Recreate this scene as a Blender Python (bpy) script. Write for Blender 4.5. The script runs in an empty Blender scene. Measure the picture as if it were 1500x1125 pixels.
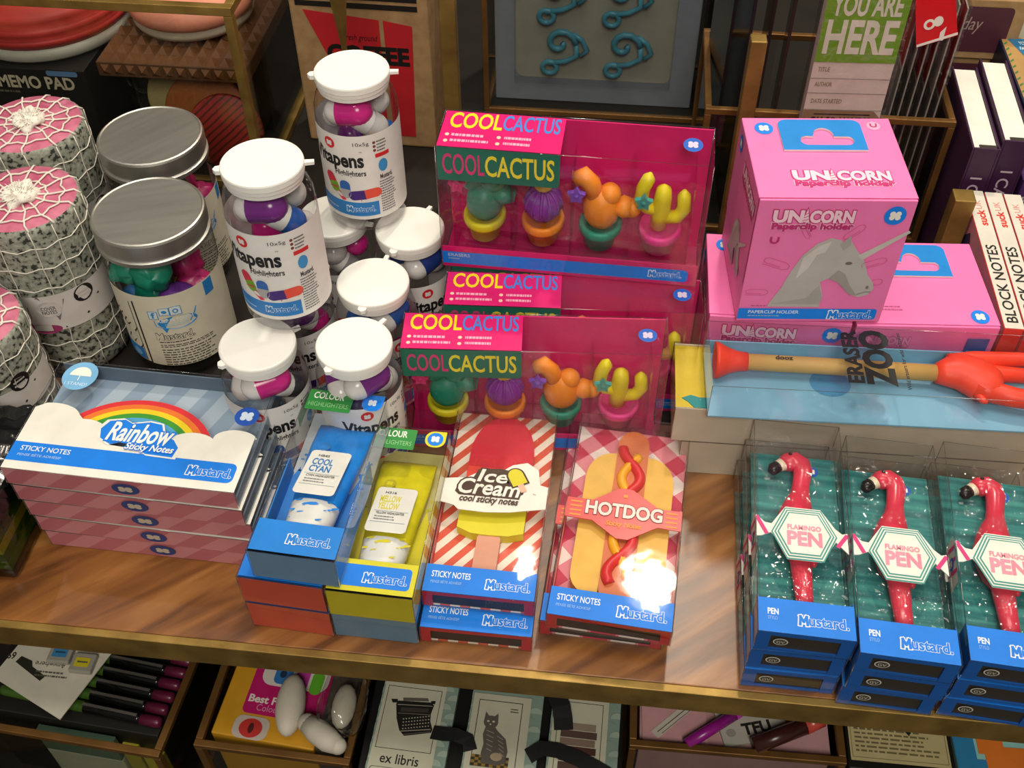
import bpy, math, random
from mathutils import Matrix, Vector
random.seed(4)
S = bpy.context.scene
COL = S.collection
PI = math.pi
R = math.radians

# ------------------------------------------------------------------ camera, light, exposure
def make_camera():
    f, pitch, yaw, roll = 1600.0, R(47.0), R(6.6), R(-0.5)
    F = Vector((-math.sin(yaw)*math.cos(pitch), math.cos(yaw)*math.cos(pitch), -math.sin(pitch)))
    X = Vector((math.cos(yaw), math.sin(yaw), 0))
    U = X.cross(F)
    X, U = X*math.cos(roll)+U*math.sin(roll), U*math.cos(roll)-X*math.sin(roll)
    cam = bpy.data.cameras.new('camera')
    cam.lens = f/1500*36
    cam.sensor_width = 36
    cam.clip_start = 0.02
    o = bpy.data.objects.new('camera', cam)
    COL.objects.link(o)
    m = Matrix((X, U, -F)).transposed().to_4x4()
    m.translation = Vector((0.0428, -0.3222, 0.60))
    o.matrix_world = m
    S.camera = o
make_camera()

S.view_settings.view_transform = 'Standard'
S.view_settings.look = 'None'
S.view_settings.gamma = 1.0
S.view_settings.use_curve_mapping = False
S.view_settings.exposure = 0.0
S.cycles.transparent_max_bounces = 40

W = bpy.data.worlds.new('world')
S.world = W
W.use_nodes = True
W.node_tree.nodes['Background'].inputs[0].default_value = (1.0, 0.91, 0.78, 1)
W.node_tree.nodes['Background'].inputs[1].default_value = 0.16

def area(name, loc, target, size, power, col=(1.0, 0.93, 0.81), shape='DISK', sy=None):
    l = bpy.data.lights.new(name, 'AREA')
    l.shape = shape
    l.size = size
    if sy: l.size_y = sy
    l.energy = power
    l.color = col
    o = bpy.data.objects.new(name, l)
    COL.objects.link(o)
    o.location = loc
    o.rotation_euler = (Vector(target)-Vector(loc)).to_track_quat('-Z', 'Y').to_euler()
    return o
# the shop's ceiling lamps: one broad panel overhead, one behind the shopper, a row of small spots beyond the shelf
area('ceiling_panel_light', (0.05, 0.05, 1.75), (0.05, 0.15, 0), 1.0, 14, shape='RECTANGLE', sy=0.6)
area('aisle_light', (0.2, -1.7, 2.1), (0, 0.2, 0), 1.0, 38)
area('spot_light', (0.206, 1.142, 1.70), (0.10, 0.08, 0), 0.10, 11, (1.0, 0.88, 0.72))
area('spot_light', (1.25, 1.00, 1.75), (0.20, 0.10, 0), 0.10, 5.0, (1.0, 0.88, 0.72))
area('spot_light', (-0.105, 1.16, 1.70), (-0.05, 0.12, 0), 0.045, 1.0, (1.0, 0.88, 0.72))
for k, (x, y, z, p) in enumerate(((-0.55, 1.02, 1.72, .9), (-1.05, 0.75, 1.75, .9), (0.75, 0.70, 1.75, .9), (0.95, -0.25, 1.75, .8), (-0.85, -0.15, 1.75, .8), (0.42, 1.75, 1.80, .9))):
    area('ceiling_spot', (x, y, z), (0.05, 0.15, 0), 0.04, p, (1.0, 0.90, 0.76))

# ------------------------------------------------------------------ materials
def lin(h):
    h = h.lstrip('#')
    c = [int(h[i:i+2], 16)/255 for i in (0, 2, 4)]
    return tuple((x/12.92 if x <= .04045 else ((x+.055)/1.055)**2.4) for x in c)+(1.0,)

_M = {}
def mat(col, rough=0.5, metal=0.0, spec=0.4, vary=0.06, scale=60, sub=0.0):
    """plain procedural material: a base colour that drifts a little with a noise texture"""
    k = (col, rough, metal, spec, vary, scale, sub)
    if k in _M: return _M[k]
    m = bpy.data.materials.new('mat_'+col.lstrip('#'))
    m.use_nodes = True
    nt = m.node_tree
    b = nt.nodes['Principled BSDF']
    c = lin(col)
    b.inputs['Roughness'].default_value = rough
    b.inputs['Metallic'].default_value = metal
    b.inputs['Specular IOR Level'].default_value = spec
    if sub: b.inputs['Subsurface Weight'].default_value = sub; b.inputs['Subsurface Radius'].default_value = (.004, .003, .002)
    if vary:
        tc = nt.nodes.new('ShaderNodeTexCoord')
        n = nt.nodes.new('ShaderNodeTexNoise'); n.inputs['Scale'].default_value = scale; n.inputs['Detail'].default_value = 3
        r = nt.nodes.new('ShaderNodeValToRGB')
        r.color_ramp.elements[0].position = .3; r.color_ramp.elements[1].position = .7
        r.color_ramp.elements[0].color = tuple(x*(1-vary) for x in c[:3])+(1,)
        r.color_ramp.elements[1].color = tuple(min(1, x*(1+vary)) for x in c[:3])+(1,)
        nt.links.new(tc.outputs['Object'], n.inputs['Vector'])
        nt.links.new(n.outputs['Fac'], r.inputs['Fac'])
        nt.links.new(r.outputs['Color'], b.inputs['Base Color'])
    else:
        b.inputs['Base Color'].default_value = c
    _M[k] = m
    return m

def clear(name, tint=(.97, .97, .97), rough=.03, f0=.045, bump=.25, bscale=35):
    """thin clear plastic or glass: see-through with a mirror sheen that grows towards grazing angles"""
    m = bpy.data.materials.new(name)
    m.use_nodes = True
    nt = m.node_tree; N = nt.nodes; L = nt.links
    N.remove(N['Principled BSDF'])
    out = N['Material Output']
    t = N.new('ShaderNodeBsdfTransparent'); t.inputs[0].default_value = tint+(1,)
    g = N.new('ShaderNodeBsdfGlossy'); g.inputs['Roughness'].default_value = rough
    lw = N.new('ShaderNodeLayerWeight'); lw.inputs['Blend'].default_value = .5
    p = N.new('ShaderNodeMath'); p.operation = 'POWER'; p.inputs[1].default_value = 5
    q = N.new('ShaderNodeMath'); q.operation = 'MULTIPLY_ADD'; q.inputs[1].default_value = .8; q.inputs[2].default_value = f0
    mx = N.new('ShaderNodeMixShader')
    L.new(lw.outputs['Facing'], p.inputs[0]); L.new(p.outputs[0], q.inputs[0]); L.new(q.outputs[0], mx.inputs['Fac'])
    L.new(t.outputs[0], mx.inputs[1]); L.new(g.outputs[0], mx.inputs[2]); L.new(mx.outputs[0], out.inputs['Surface'])
    if bump:
        tc = N.new('ShaderNodeTexCoord'); n = N.new('ShaderNodeTexNoise'); n.inputs['Scale'].default_value = bscale
        b = N.new('ShaderNodeBump'); b.inputs['Strength'].default_value = bump; b.inputs['Distance'].default_value = .01
        L.new(tc.outputs['Object'], n.inputs['Vector']); L.new(n.outputs['Fac'], b.inputs['Height'])
        L.new(b.outputs['Normal'], g.inputs['Normal'])
    return m
PLASTIC = clear('clear_plastic', (.965, .965, .965), .035, .038, .03, 30)
BLISTER = clear('clear_blister', (.95, .95, .95), .06, .035, .45, 75)
CREASE = clear('plastic_crease', (.90, .90, .90), .12, .22, 0)
GLASS = clear('clear_glass', (.90, .91, .89), .02, .05, 0)
JARP = clear('clear_jar', (.93, .93, .94), .03, .045, .06, 30)
SLEEVE = clear('clear_sleeve', (.95, .95, .95), .05, .06, .7, 55)

def tex(name, builder, rough=.5, metal=0, spec=.4):
    m = bpy.data.materials.new(name); m.use_nodes = True
    nt = m.node_tree; b = nt.nodes['Principled BSDF']
    b.inputs['Roughness'].default_value = rough; b.inputs['Metallic'].default_value = metal; b.inputs['Specular IOR Level'].default_value = spec
    tc = nt.nodes.new('ShaderNodeTexCoord')
    builder(nt, b, tc.outputs['Object'])
    return m
def ramp(nt, fac, stops, to, interp='LINEAR'):
    r = nt.nodes.new('ShaderNodeValToRGB'); r.color_ramp.interpolation = interp
    e = r.color_ramp.elements
    while len(e) < len(stops): e.new(.5)
    for x, (p, c) in zip(e, stops): x.position = p; x.color = lin(c)
    nt.links.new(fac, r.inputs['Fac']); nt.links.new(r.outputs['Color'], to)
    return r
def mapping(nt, co, sc=(1, 1, 1), rot=(0, 0, 0)):
    mp = nt.nodes.new('ShaderNodeMapping'); mp.inputs['Scale'].default_value = sc; mp.inputs['Rotation'].default_value = rot
    nt.links.new(co, mp.inputs['Vector']); return mp.outputs['Vector']
def wave(scale, stops, rot=(0, 0, R(45)), dist=0.0, interp='CONSTANT'):
    def f(nt, b, co):
        w = nt.nodes.new('ShaderNodeTexWave'); w.inputs['Scale'].default_value = scale; w.inputs['Distortion'].default_value = dist
        w.bands_direction = 'X'
        nt.links.new(mapping(nt, co, (1, 1, 1), rot), w.inputs['Vector'])
        ramp(nt, w.outputs['Fac'], stops, b.inputs['Base Color'], interp)
    return f
def noise(scale, stops, sc=(1, 1, 1), rot=(0, 0, 0), detail=4, interp='LINEAR'):
    def f(nt, b, co):
        n = nt.nodes.new('ShaderNodeTexNoise'); n.inputs['Scale'].default_value = scale; n.inputs['Detail'].default_value = detail
        nt.links.new(mapping(nt, co, sc, rot), n.inputs['Vector'])
        ramp(nt, n.outputs['Fac'], stops, b.inputs['Base Color'], interp)
    return f
def wood(nt, b, co):
    v = mapping(nt, mapping(nt, co, (1, 1, 1), (0, 0, R(-38))), (1.0, 7.0, 1))
    n = nt.nodes.new('ShaderNodeTexNoise'); n.inputs['Scale'].default_value = 9; n.inputs['Detail'].default_value = 6; n.inputs['Distortion'].default_value = .6
    nt.links.new(v, n.inputs['Vector'])
    ramp(nt, n.outputs['Fac'], [(.30, '#46280f'), (.44, '#6e421e'), (.56, '#8a5828'), (.72, '#a5713c')], b.inputs['Base Color'])
    bp = nt.nodes.new('ShaderNodeBump'); bp.inputs['Strength'].default_value = .08; bp.inputs['Distance'].default_value = .002
    nt.links.new(n.outputs['Fac'], bp.inputs['Height']); nt.links.new(bp.outputs['Normal'], b.inputs['Normal'])
WOOD = tex('walnut_veneer', wood, .33, 0, .65)
BRASS = tex('aged_brass', noise(45, [(.3, '#7c6230'), (.7, '#a68848')]), .42, .6)
BRASSD = tex('brown_brass', noise(30, [(.3, '#6b4a26'), (.7, '#8a6434')]), .4, .55)
SPECK = tex('grey_speckle', noise(300, [(.0, '#1d1f1a'), (.38, '#30322b'), (.45, '#84867a'), (.75, '#abad9d')], detail=2), .7)
STRIPE_BLUE = tex('pale_blue_stripes', wave(14, [(0, '#8ba1b6'), (.5, '#a9bac9')], (0, 0, R(20))), .5)
STRIPE_PINK = tex('pink_stripes', wave(15, [(0, '#c4727c'), (.5, '#d58e94')], (0, R(-50), 0)), .45)
STRIPE_RED = tex('red_white_stripes', wave(32, [(0, '#d9583f'), (.5, '#efe3d3')], (0, 0, R(38))), .5)
TEAL = tex('teal_brush_lines', noise(24, [(.34, '#155a5c'), (.5, '#24797a'), (.64, '#3f968f')], (.5, 7, 1)), .5)
METAL = tex('brushed_tin', noise(14, [(.3, '#bfbdb6'), (.7, '#d6d4cd')], (1, 8, 1)), .42, 1.0)
DARK = tex('dark_paint', noise(20, [(.3, '#15110d'), (.7, '#201a14')]), .6)
KRAFT = tex('kraft_board', noise(90, [(.3, '#94734c'), (.7, '#ab8a60')]), .75)
CELLO = tex('black_cellophane', noise(50, [(.3, '#0c0c0d'), (.7, '#18181a')]), .12, 0, .6)
def gingham(nt, b, co):
    v = mapping(nt, co, (1, 1, 0), (0, 0, R(45))); ws = []
    for ax in 'XY':
        w = nt.nodes.new('ShaderNodeTexWave'); w.bands_direction = ax; w.inputs['Scale'].default_value = 13; nt.links.new(v, w.inputs['Vector'])
        g = nt.nodes.new('ShaderNodeMath'); g.operation = 'GREATER_THAN'; g.inputs[1].default_value = .5; nt.links.new(w.outputs['Fac'], g.inputs[0]); ws.append(g)
    ad = nt.nodes.new('ShaderNodeMath'); ad.operation = 'MULTIPLY_ADD'; ad.inputs[1].default_value = .34; nt.links.new(ws[0].outputs[0], ad.inputs[0])
    m2 = nt.nodes.new('ShaderNodeMath'); m2.operation = 'MULTIPLY'; m2.inputs[1].default_value = .34; nt.links.new(ws[1].outputs[0], m2.inputs[0]); nt.links.new(m2.outputs[0], ad.inputs[2])
    ramp(nt, ad.outputs[0], [(0, '#c03450'), (.3, '#d8808c'), (.6, '#e6d6d0')], b.inputs['Base Color'], 'CONSTANT')
GINGHAM = tex('red_gingham', gingham, .55)

# ------------------------------------------------------------------ mesh builders
class B:
    def __init__(s): s.v = []; s.f = []; s.mi = []; s.sm = []; s.mats = []
    def m(s, mt):
        if isinstance(mt, str): mt = mat(mt)
        if mt not in s.mats: s.mats.append(mt)
        return s.mats.index(mt)
    def add(s, vs, fs, mt, smooth=False, M=None):
        k = len(s.v); i = s.m(mt)
        if M is not None: vs = [M @ Vector(p) for p in vs]
        s.v += [tuple(p) for p in vs]
        for f in fs: s.f.append([k+j for j in f]); s.mi.append(i); s.sm.append(smooth)
        return s
    def box(s, a, b, mt, M=None, skip=()):
        x0, y0, z0 = a; x1, y1, z1 = b
        vs = [(x0, y0, z0), (x1, y0, z0), (x1, y1, z0), (x0, y1, z0), (x0, y0, z1), (x1, y0, z1), (x1, y1, z1), (x0, y1, z1)]
        fs = {'b': (3, 2, 1, 0), 't': (4, 5, 6, 7), 'f': (0, 1, 5, 4), 'r': (1, 2, 6, 5), 'k': (2, 3, 7, 6), 'l': (3, 0, 4, 7)}
        return s.add(vs, [q for n, q in fs.items() if n not in skip], mt, False, M)
    def prism(s, poly, z0, z1, mt, M=None, side=None):
        n = len(poly)
        vs = [(x, y, z0) for x, y in poly]+[(x, y, z1) for x, y in poly]
        s.add(vs, [tuple(range(n))[::-1], tuple(range(n, 2*n))], mt, False, M)
        return s.add(vs, [(i, (i+1) % n, n+(i+1) % n, n+i) for i in range(n)], side or mt, False, M)
    def lathe(s, prof, mt, seg=36, M=None, smooth=True, a0=0, a1=2*PI):
        full = abs(a1-a0-2*PI) < 1e-6
        n = seg if full else seg+1
        vs = []; fs = []
        for r, z in prof:
            for i in range(n):
                a = a0+(a1-a0)*i/seg; vs.append((r*math.cos(a), r*math.sin(a), z))
        for j in range(len(prof)-1):
            for i in range(seg):
                i2 = (i+1) % n
                fs.append((j*n+i, j*n+i2, (j+1)*n+i2, (j+1)*n+i))
        return s.add(vs, fs, mt, smooth, M)
    def crisp(s, prof, mt, seg=48, M=None):
        for p, q in zip(prof, prof[1:]): s.lathe([p, q], mt, seg, M)
        return s
    def tube(s, pts, r, mt, seg=8, M=None, closed=False, cap=True):
        pts = [Vector(p) for p in pts]; n = len(pts); vs = []; fs = []
        rs = r if isinstance(r, (list, tuple)) else [r]*n
        up = Vector((0, 0, 1)); prev = None
        for i, p in enumerate(pts):
            a = pts[(i-1) % n] if (closed or i) else p; b = pts[(i+1) % n] if (closed or i < n-1) else p
            t = (b-a).normalized()
            if prev is None: prev = t.cross(up) if abs(t.z) < .9 else t.cross(Vector((1, 0, 0)))
            x = (prev-t*prev.dot(t)).normalized(); y = t.cross(x); prev = x
            for k in range(seg):
                c = 2*PI*k/seg; vs.append(p+x*(rs[i]*math.cos(c))+y*(rs[i]*math.sin(c)))
        for i in range(n if closed else n-1):
            for k in range(seg):
                k2 = (k+1) % seg; i2 = (i+1) % n
                fs.append((i*seg+k, i*seg+k2, i2*seg+k2, i2*seg+k))
        if cap and not closed: fs += [tuple(range(seg))[::-1], tuple(range((n-1)*seg, n*seg))]
        return s.add(vs, fs, mt, True, M)
    def ball(s, c, r, mt, u=16, w=10, M=None, wob=0, seed=0):
        if not isinstance(r, (tuple, list)): r = (r, r, r)
        rg = random.Random(seed); vs = []; fs = []
        ph = [rg.uniform(0, 6) for _ in range(4)]
        for j in range(w+1):
            t = PI*j/w
            for i in range(u):
                a = 2*PI*i/u; q = 1+wob*(math.sin(3*a+ph[0])*math.sin(2*t+ph[1])+.6*math.sin(5*a+ph[2])*math.sin(4*t+ph[3]))*math.sin(t)
                vs.append((c[0]+r[0]*q*math.sin(t)*math.cos(a), c[1]+r[1]*q*math.sin(t)*math.sin(a), c[2]+r[2]*q*math.cos(t)))
        for j in range(w):
            for i in range(u): fs.append((j*u+i, (j+1)*u+i, (j+1)*u+(i+1) % u, j*u+(i+1) % u))
        return s.add(vs, fs, mt, True, M)
    def obj(s, name, parent=None, bevel=0, label=None, kind=None):
        me = bpy.data.meshes.new(name)
        me.from_pydata(s.v, [], s.f)
        for mt in s.mats: me.materials.append(mt)
        me.polygons.foreach_set('material_index', s.mi); me.polygons.foreach_set('use_smooth', s.sm)
        me.update()
        o = bpy.data.objects.new(name, me); COL.objects.link(o)
        if parent: o.parent = parent
        if bevel:
            md = o.modifiers.new('bevel', 'BEVEL'); md.width = bevel; md.segments = 2; md.limit_method = 'ANGLE'
        if label: o['label'] = label
        if kind: o['kind'] = kind
        return o

_T = {}
def glyphs(txt, off=0.0, shear=0.0):
    """letters as flat polygons, from Blender's own built-in font"""
    k = (txt, off, shear)
    if k in _T: return _T[k]
    c = bpy.data.curves.new('lettering', 'FONT'); c.body = txt; c.offset = off; c.shear = shear; c.resolution_u = 3; c.size = 1; c.fill_mode = 'FRONT'
    o = bpy.data.objects.new('lettering', c); COL.objects.link(o)
    bpy.context.view_layer.update()
    me = o.evaluated_get(bpy.context.evaluated_depsgraph_get()).to_mesh()
    vs = [(v.co.x, v.co.y) for v in me.vertices]; fs = [tuple(p.vertices) for p in me.polygons]
    COL.objects.unlink(o); bpy.data.objects.remove(o)
    par = list(range(len(vs)))
    def root(i):
        while par[i] != i: par[i] = par[par[i]]; i = par[i]
        return i
    for f in fs:
        for j in f[1:]: par[root(j)] = root(f[0])
    ids = {}; isl = [ids.setdefault(root(i), len(ids)) for i in range(len(vs))]
    _T[k] = (vs, fs, isl)
    return _T[k]

def rrect(x0, y0, x1, y1, r, n=5, corners=(1, 1, 1, 1)):
    p = []
    for (cx, cy, a, on) in ((x1-r, y0+r, -90, corners[1]), (x1-r, y1-r, 0, corners[2]), (x0+r, y1-r, 90, corners[3]), (x0+r, y0+r, 180, corners[0])):
        if on: p += [(cx+r*math.cos(R(a+90*i/n)), cy+r*math.sin(R(a+90*i/n))) for i in range(n+1)]
        else: p.append({-90: (x1, y0), 0: (x1, y1), 90: (x0, y1), 180: (x0, y0)}[a])
    return p
def circ(cx, cy, rx, ry=None, n=24, a0=0, a1=360):
    ry = rx if ry is None else ry
    k = n if a1-a0 == 360 else n+1
    return [(cx+rx*math.cos(R(a0+(a1-a0)*i/n)), cy+ry*math.sin(R(a0+(a1-a0)*i/n))) for i in range(k)]

class Art(B):
    """printing on a face: plane (origin o, axes u and v) or the wrap of a cylinder of radius cyl (x runs along the circumference)"""
    E = .00015
    def __init__(s, o=(0, 0, 0), u=(1, 0, 0), v=(0, 1, 0), cyl=None):
        B.__init__(s); s.k = 1.0; s.y0 = 0.0; s.n_ = 0; s.o = Vector(o); s.u = Vector(u).normalized(); s.w = Vector(v).normalized(); s.n = s.u.cross(s.w); s.cyl = cyl
    def mp(s, x, y, L):
        x *= s.k; y = s.y0+(y-s.y0)*s.k
        if s.cyl:
            r = s.cyl+s.E*L; a = x/s.cyl
            return (r*math.sin(a), -r*math.cos(a), s.o.z+y)
        return tuple(s.o+s.u*x+s.w*y+s.n*(s.E*L))
    def poly(s, pts, col, L=1):
        s.n_ += 1; L += .035*(s.n_ % 14)      # no two prints lie in exactly the same plane
        return s.add([s.mp(x, y, L) for x, y in pts], [tuple(range(len(pts)))], col)
    def rect(s, x0, y0, x1, y1, col, L=1, r=0, corners=(1, 1, 1, 1)):
        if s.cyl:
            n = max(1, int(abs(x1-x0)/.0025)); xs = [x0+(x1-x0)*i/n for i in range(n+1)]
            return s.add([s.mp(x, y, L) for x in xs for y in (y0, y1)], [(2*i, 2*i+2, 2*i+3, 2*i+1) for i in range(n)], col, True)
        return s.poly(rrect(x0, y0, x1, y1, r, 5, corners) if r else [(x0, y0), (x1, y0), (x1, y1), (x0, y1)], col, L)
    def ell(s, cx, cy, rx, ry, col, L=1, n=24): return s.poly(circ(cx, cy, rx, ry, n), col, L)
    def line(s, pts, w, col, L=1):
        for (a, b), (c, d) in zip(pts, pts[1:]):
            l = math.hypot(c-a, d-b) or 1; px, py = -(d-b)/l*w/2, (c-a)/l*w/2; ex, ey = (c-a)/l*w/2, (d-b)/l*w/2
            s.poly([(a+px-ex, b+py-ey), (c+px+ex, d+py+ey), (c-px+ex, d-py+ey), (a-px-ex, b-py-ey)][::-1], col, L)
        return s
    def text(s, txt, x0, y0, x1, y1, col, L=2, off=0.0, shear=0.0, rot=0, ref=None):
        """letters stretched to fill the rectangle; rot 90 reads upwards, -90 downwards"""
        vs, fs, isl = glyphs(txt, off, shear)
        rv = glyphs(*ref)[0] if ref else glyphs(txt, 0, shear)[0]
        ax, bx = min(v[0] for v in rv), max(v[0] for v in rv); ay, by = min(v[1] for v in rv), max(v[1] for v in rv)
        out = []
        for (x, y), g in zip(vs, isl):
            p, q = (x-ax)/(bx-ax), (y-ay)/(by-ay)
            if rot == 90: p, q = 1-q, p
            elif rot == -90: p, q = q, 1-p
            elif rot == 180: p, q = 1-p, 1-q
            out.append(s.mp(x0+p*(x1-x0), y0+q*(y1-y0), L+.06*(g % 7)))
        return s.add(out, fs, col)
    def print_lines(s, x0, y0, x1, y1, n, col, L=2, seed=1):
        """a block of print too small to read: broken hair lines"""
        rg = random.Random(seed); h = (y1-y0)/n
        for i in range(n):
            x = x0; e = x1-(x1-x0)*rg.uniform(0, .25)
            while x < e:
                w = min(rg.uniform(.03, .12)*(x1-x0), e-x); s.rect(x, y0+h*(i+.25), x+w, y0+h*(i+.68), col, L); x += w+.02*(x1-x0)
        return s

BLUE = '#0a80ea'
WHITE = '#efece2'
def logo(a, cx, cy, r, L=2, ry=None, bg='#1d63b8', fg='#efece2'):
    ry = ry or r*.85
    if bg: a.ell(cx, cy, r, ry, bg, L)
    for dx, dy in ((-.26, .2), (.26, .2), (-.26, -.2), (.26, -.2)): a.ell(cx+dx*r, cy+dy*ry, .26*r, .27*ry, fg, L+1, 12)
    a.rect(cx-.2*r, cy-.22*ry, cx+.2*r, cy+.22*ry, fg, L+1.2)
    return a
def mustard(a, x0, y0, x1, y1, bg=BLUE, L=2, fg='#eef4fa'):
    """rounded outline word mark"""
    h = (x1-x0)/4.3; m = (y0+y1)/2
    W_ = x1-x0; xm = x0+W_*.205; y = m-h/2; mw = W_*.15; b_ = x0+W_*.02
    pts = [(b_, y+h*.06), (b_+mw*.08, y+h*.86), (b_+mw*.5, y+h*.34), (b_+mw*.92, y+h*.86), (b_+mw, y+h*.06)]
    for w_, c_, l_ in ((h*.44, fg, L), (h*.24, bg, L+1)):
        a.line(pts, w_, c_, l_)
        for p in pts: a.ell(p[0], p[1], w_*.54, w_*.54, c_, l_, 10)
    a.text('ustard.', xm, y, x1, y+h, fg, L, .058)
    a.text('ustard.', xm, y, x1, y+h, bg, L+1, .026)
    return a

def thing(name, label, cat, loc=(0, 0, 0), rz=0.0, group=None):
    o = bpy.data.objects.new(name, None); COL.objects.link(o); o.empty_display_size = .01
    o.location = loc; o.rotation_euler = (0, 0, R(rz)); o['label'] = label; o['category'] = cat
    if group: o['group'] = group
    return o
def tag(o, label, cat, group=None, loc=None, rz=None):
    o['label'] = label; o['category'] = cat
    if group: o['group'] = group
    if loc: o.location = loc
    if rz is not None: o.rotation_euler = (0, 0, R(rz))
    return o
def dup(root, loc, rz, label, group=None):
    def cp(o, par):
        c = o.copy(); COL.objects.link(c)
        if par: c.parent = par
        for ch in o.children: cp(ch, c)
        return c
    r = cp(root, None)
    r.location = loc; r.rotation_euler = (0, 0, R(rz)); r['label'] = label
    if group: r['group'] = group
    return r
def struct(o): o['kind'] = 'structure'; return o

# ------------------------------------------------------------------ the place: shop floor, wall, and the display shelf
b = B(); b.box((-3, -2.5, -.86), (3, 3.0, -.82), tex('shop_floor', noise(6, [(.3, '#2b241d'), (.7, '#3a3128')]), .6)); struct(b.obj('floor'))
b = B(); b.box((-3, 2.6, -.82), (3, 2.7, 2.4), tex('shop_wall', noise(5, [(.3, '#3a3028'), (.7, '#463a30')]), .8)); struct(b.obj('wall_back'))

shelf = thing('display_shelf', 'walnut display shelf with a worn brass front edge holding the boxed stationery', 'shelf')
b = B(); b.box((-.72, .0, -.018), (.72, .205, 0), WOOD); b.obj('wooden_top', shelf, .0008)
b = B(); b.box((-.72, .2055, -.018), (.72, 1.0, 0), DARK); b.obj('rear_board', shelf, .0008, 'dark rear board')
b = B(); b.box((-.72, -.0055, -.0215), (.72, -.0001, .0002), BRASS); b.box((-.72, -.0001, -.0215), (.72, .02, -.0185), BRASS)
b.obj('edge_strip', shelf, .0006, 'brass edge strip')
b = B(); b.box((-.72, -.16, -.262), (.72, 1.0, -.24), DARK); b.obj('lower_board', shelf, .001)
for x in (-.735, .72):
    for y in (-.12, .97):
        b = B(); b.box((x, y, -.82), (x+.015, y+.03, .0), BRASS); b.obj('upright', shelf, .001)

# ------------------------------------------------------------------ boxed products (local origin: front left corner of the base; x right, y back)
def shell(w, d, h, m=PLASTIC, skip=(), e=.0004):
    b = B(); b.box((-e, -e, .0002), (w+e, d+e, h), m, None, skip)
    c = [(-e, -e), (w+e, -e), (w+e, d+e), (-e, d+e)]
    b.tube([(x, y, h) for x, y in c], .00032, CREASE, 4, None, True)
    for x, y in c: b.tube([(x, y, .0008), (x, y, h)], .00032, CREASE, 4)
    return b

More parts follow.
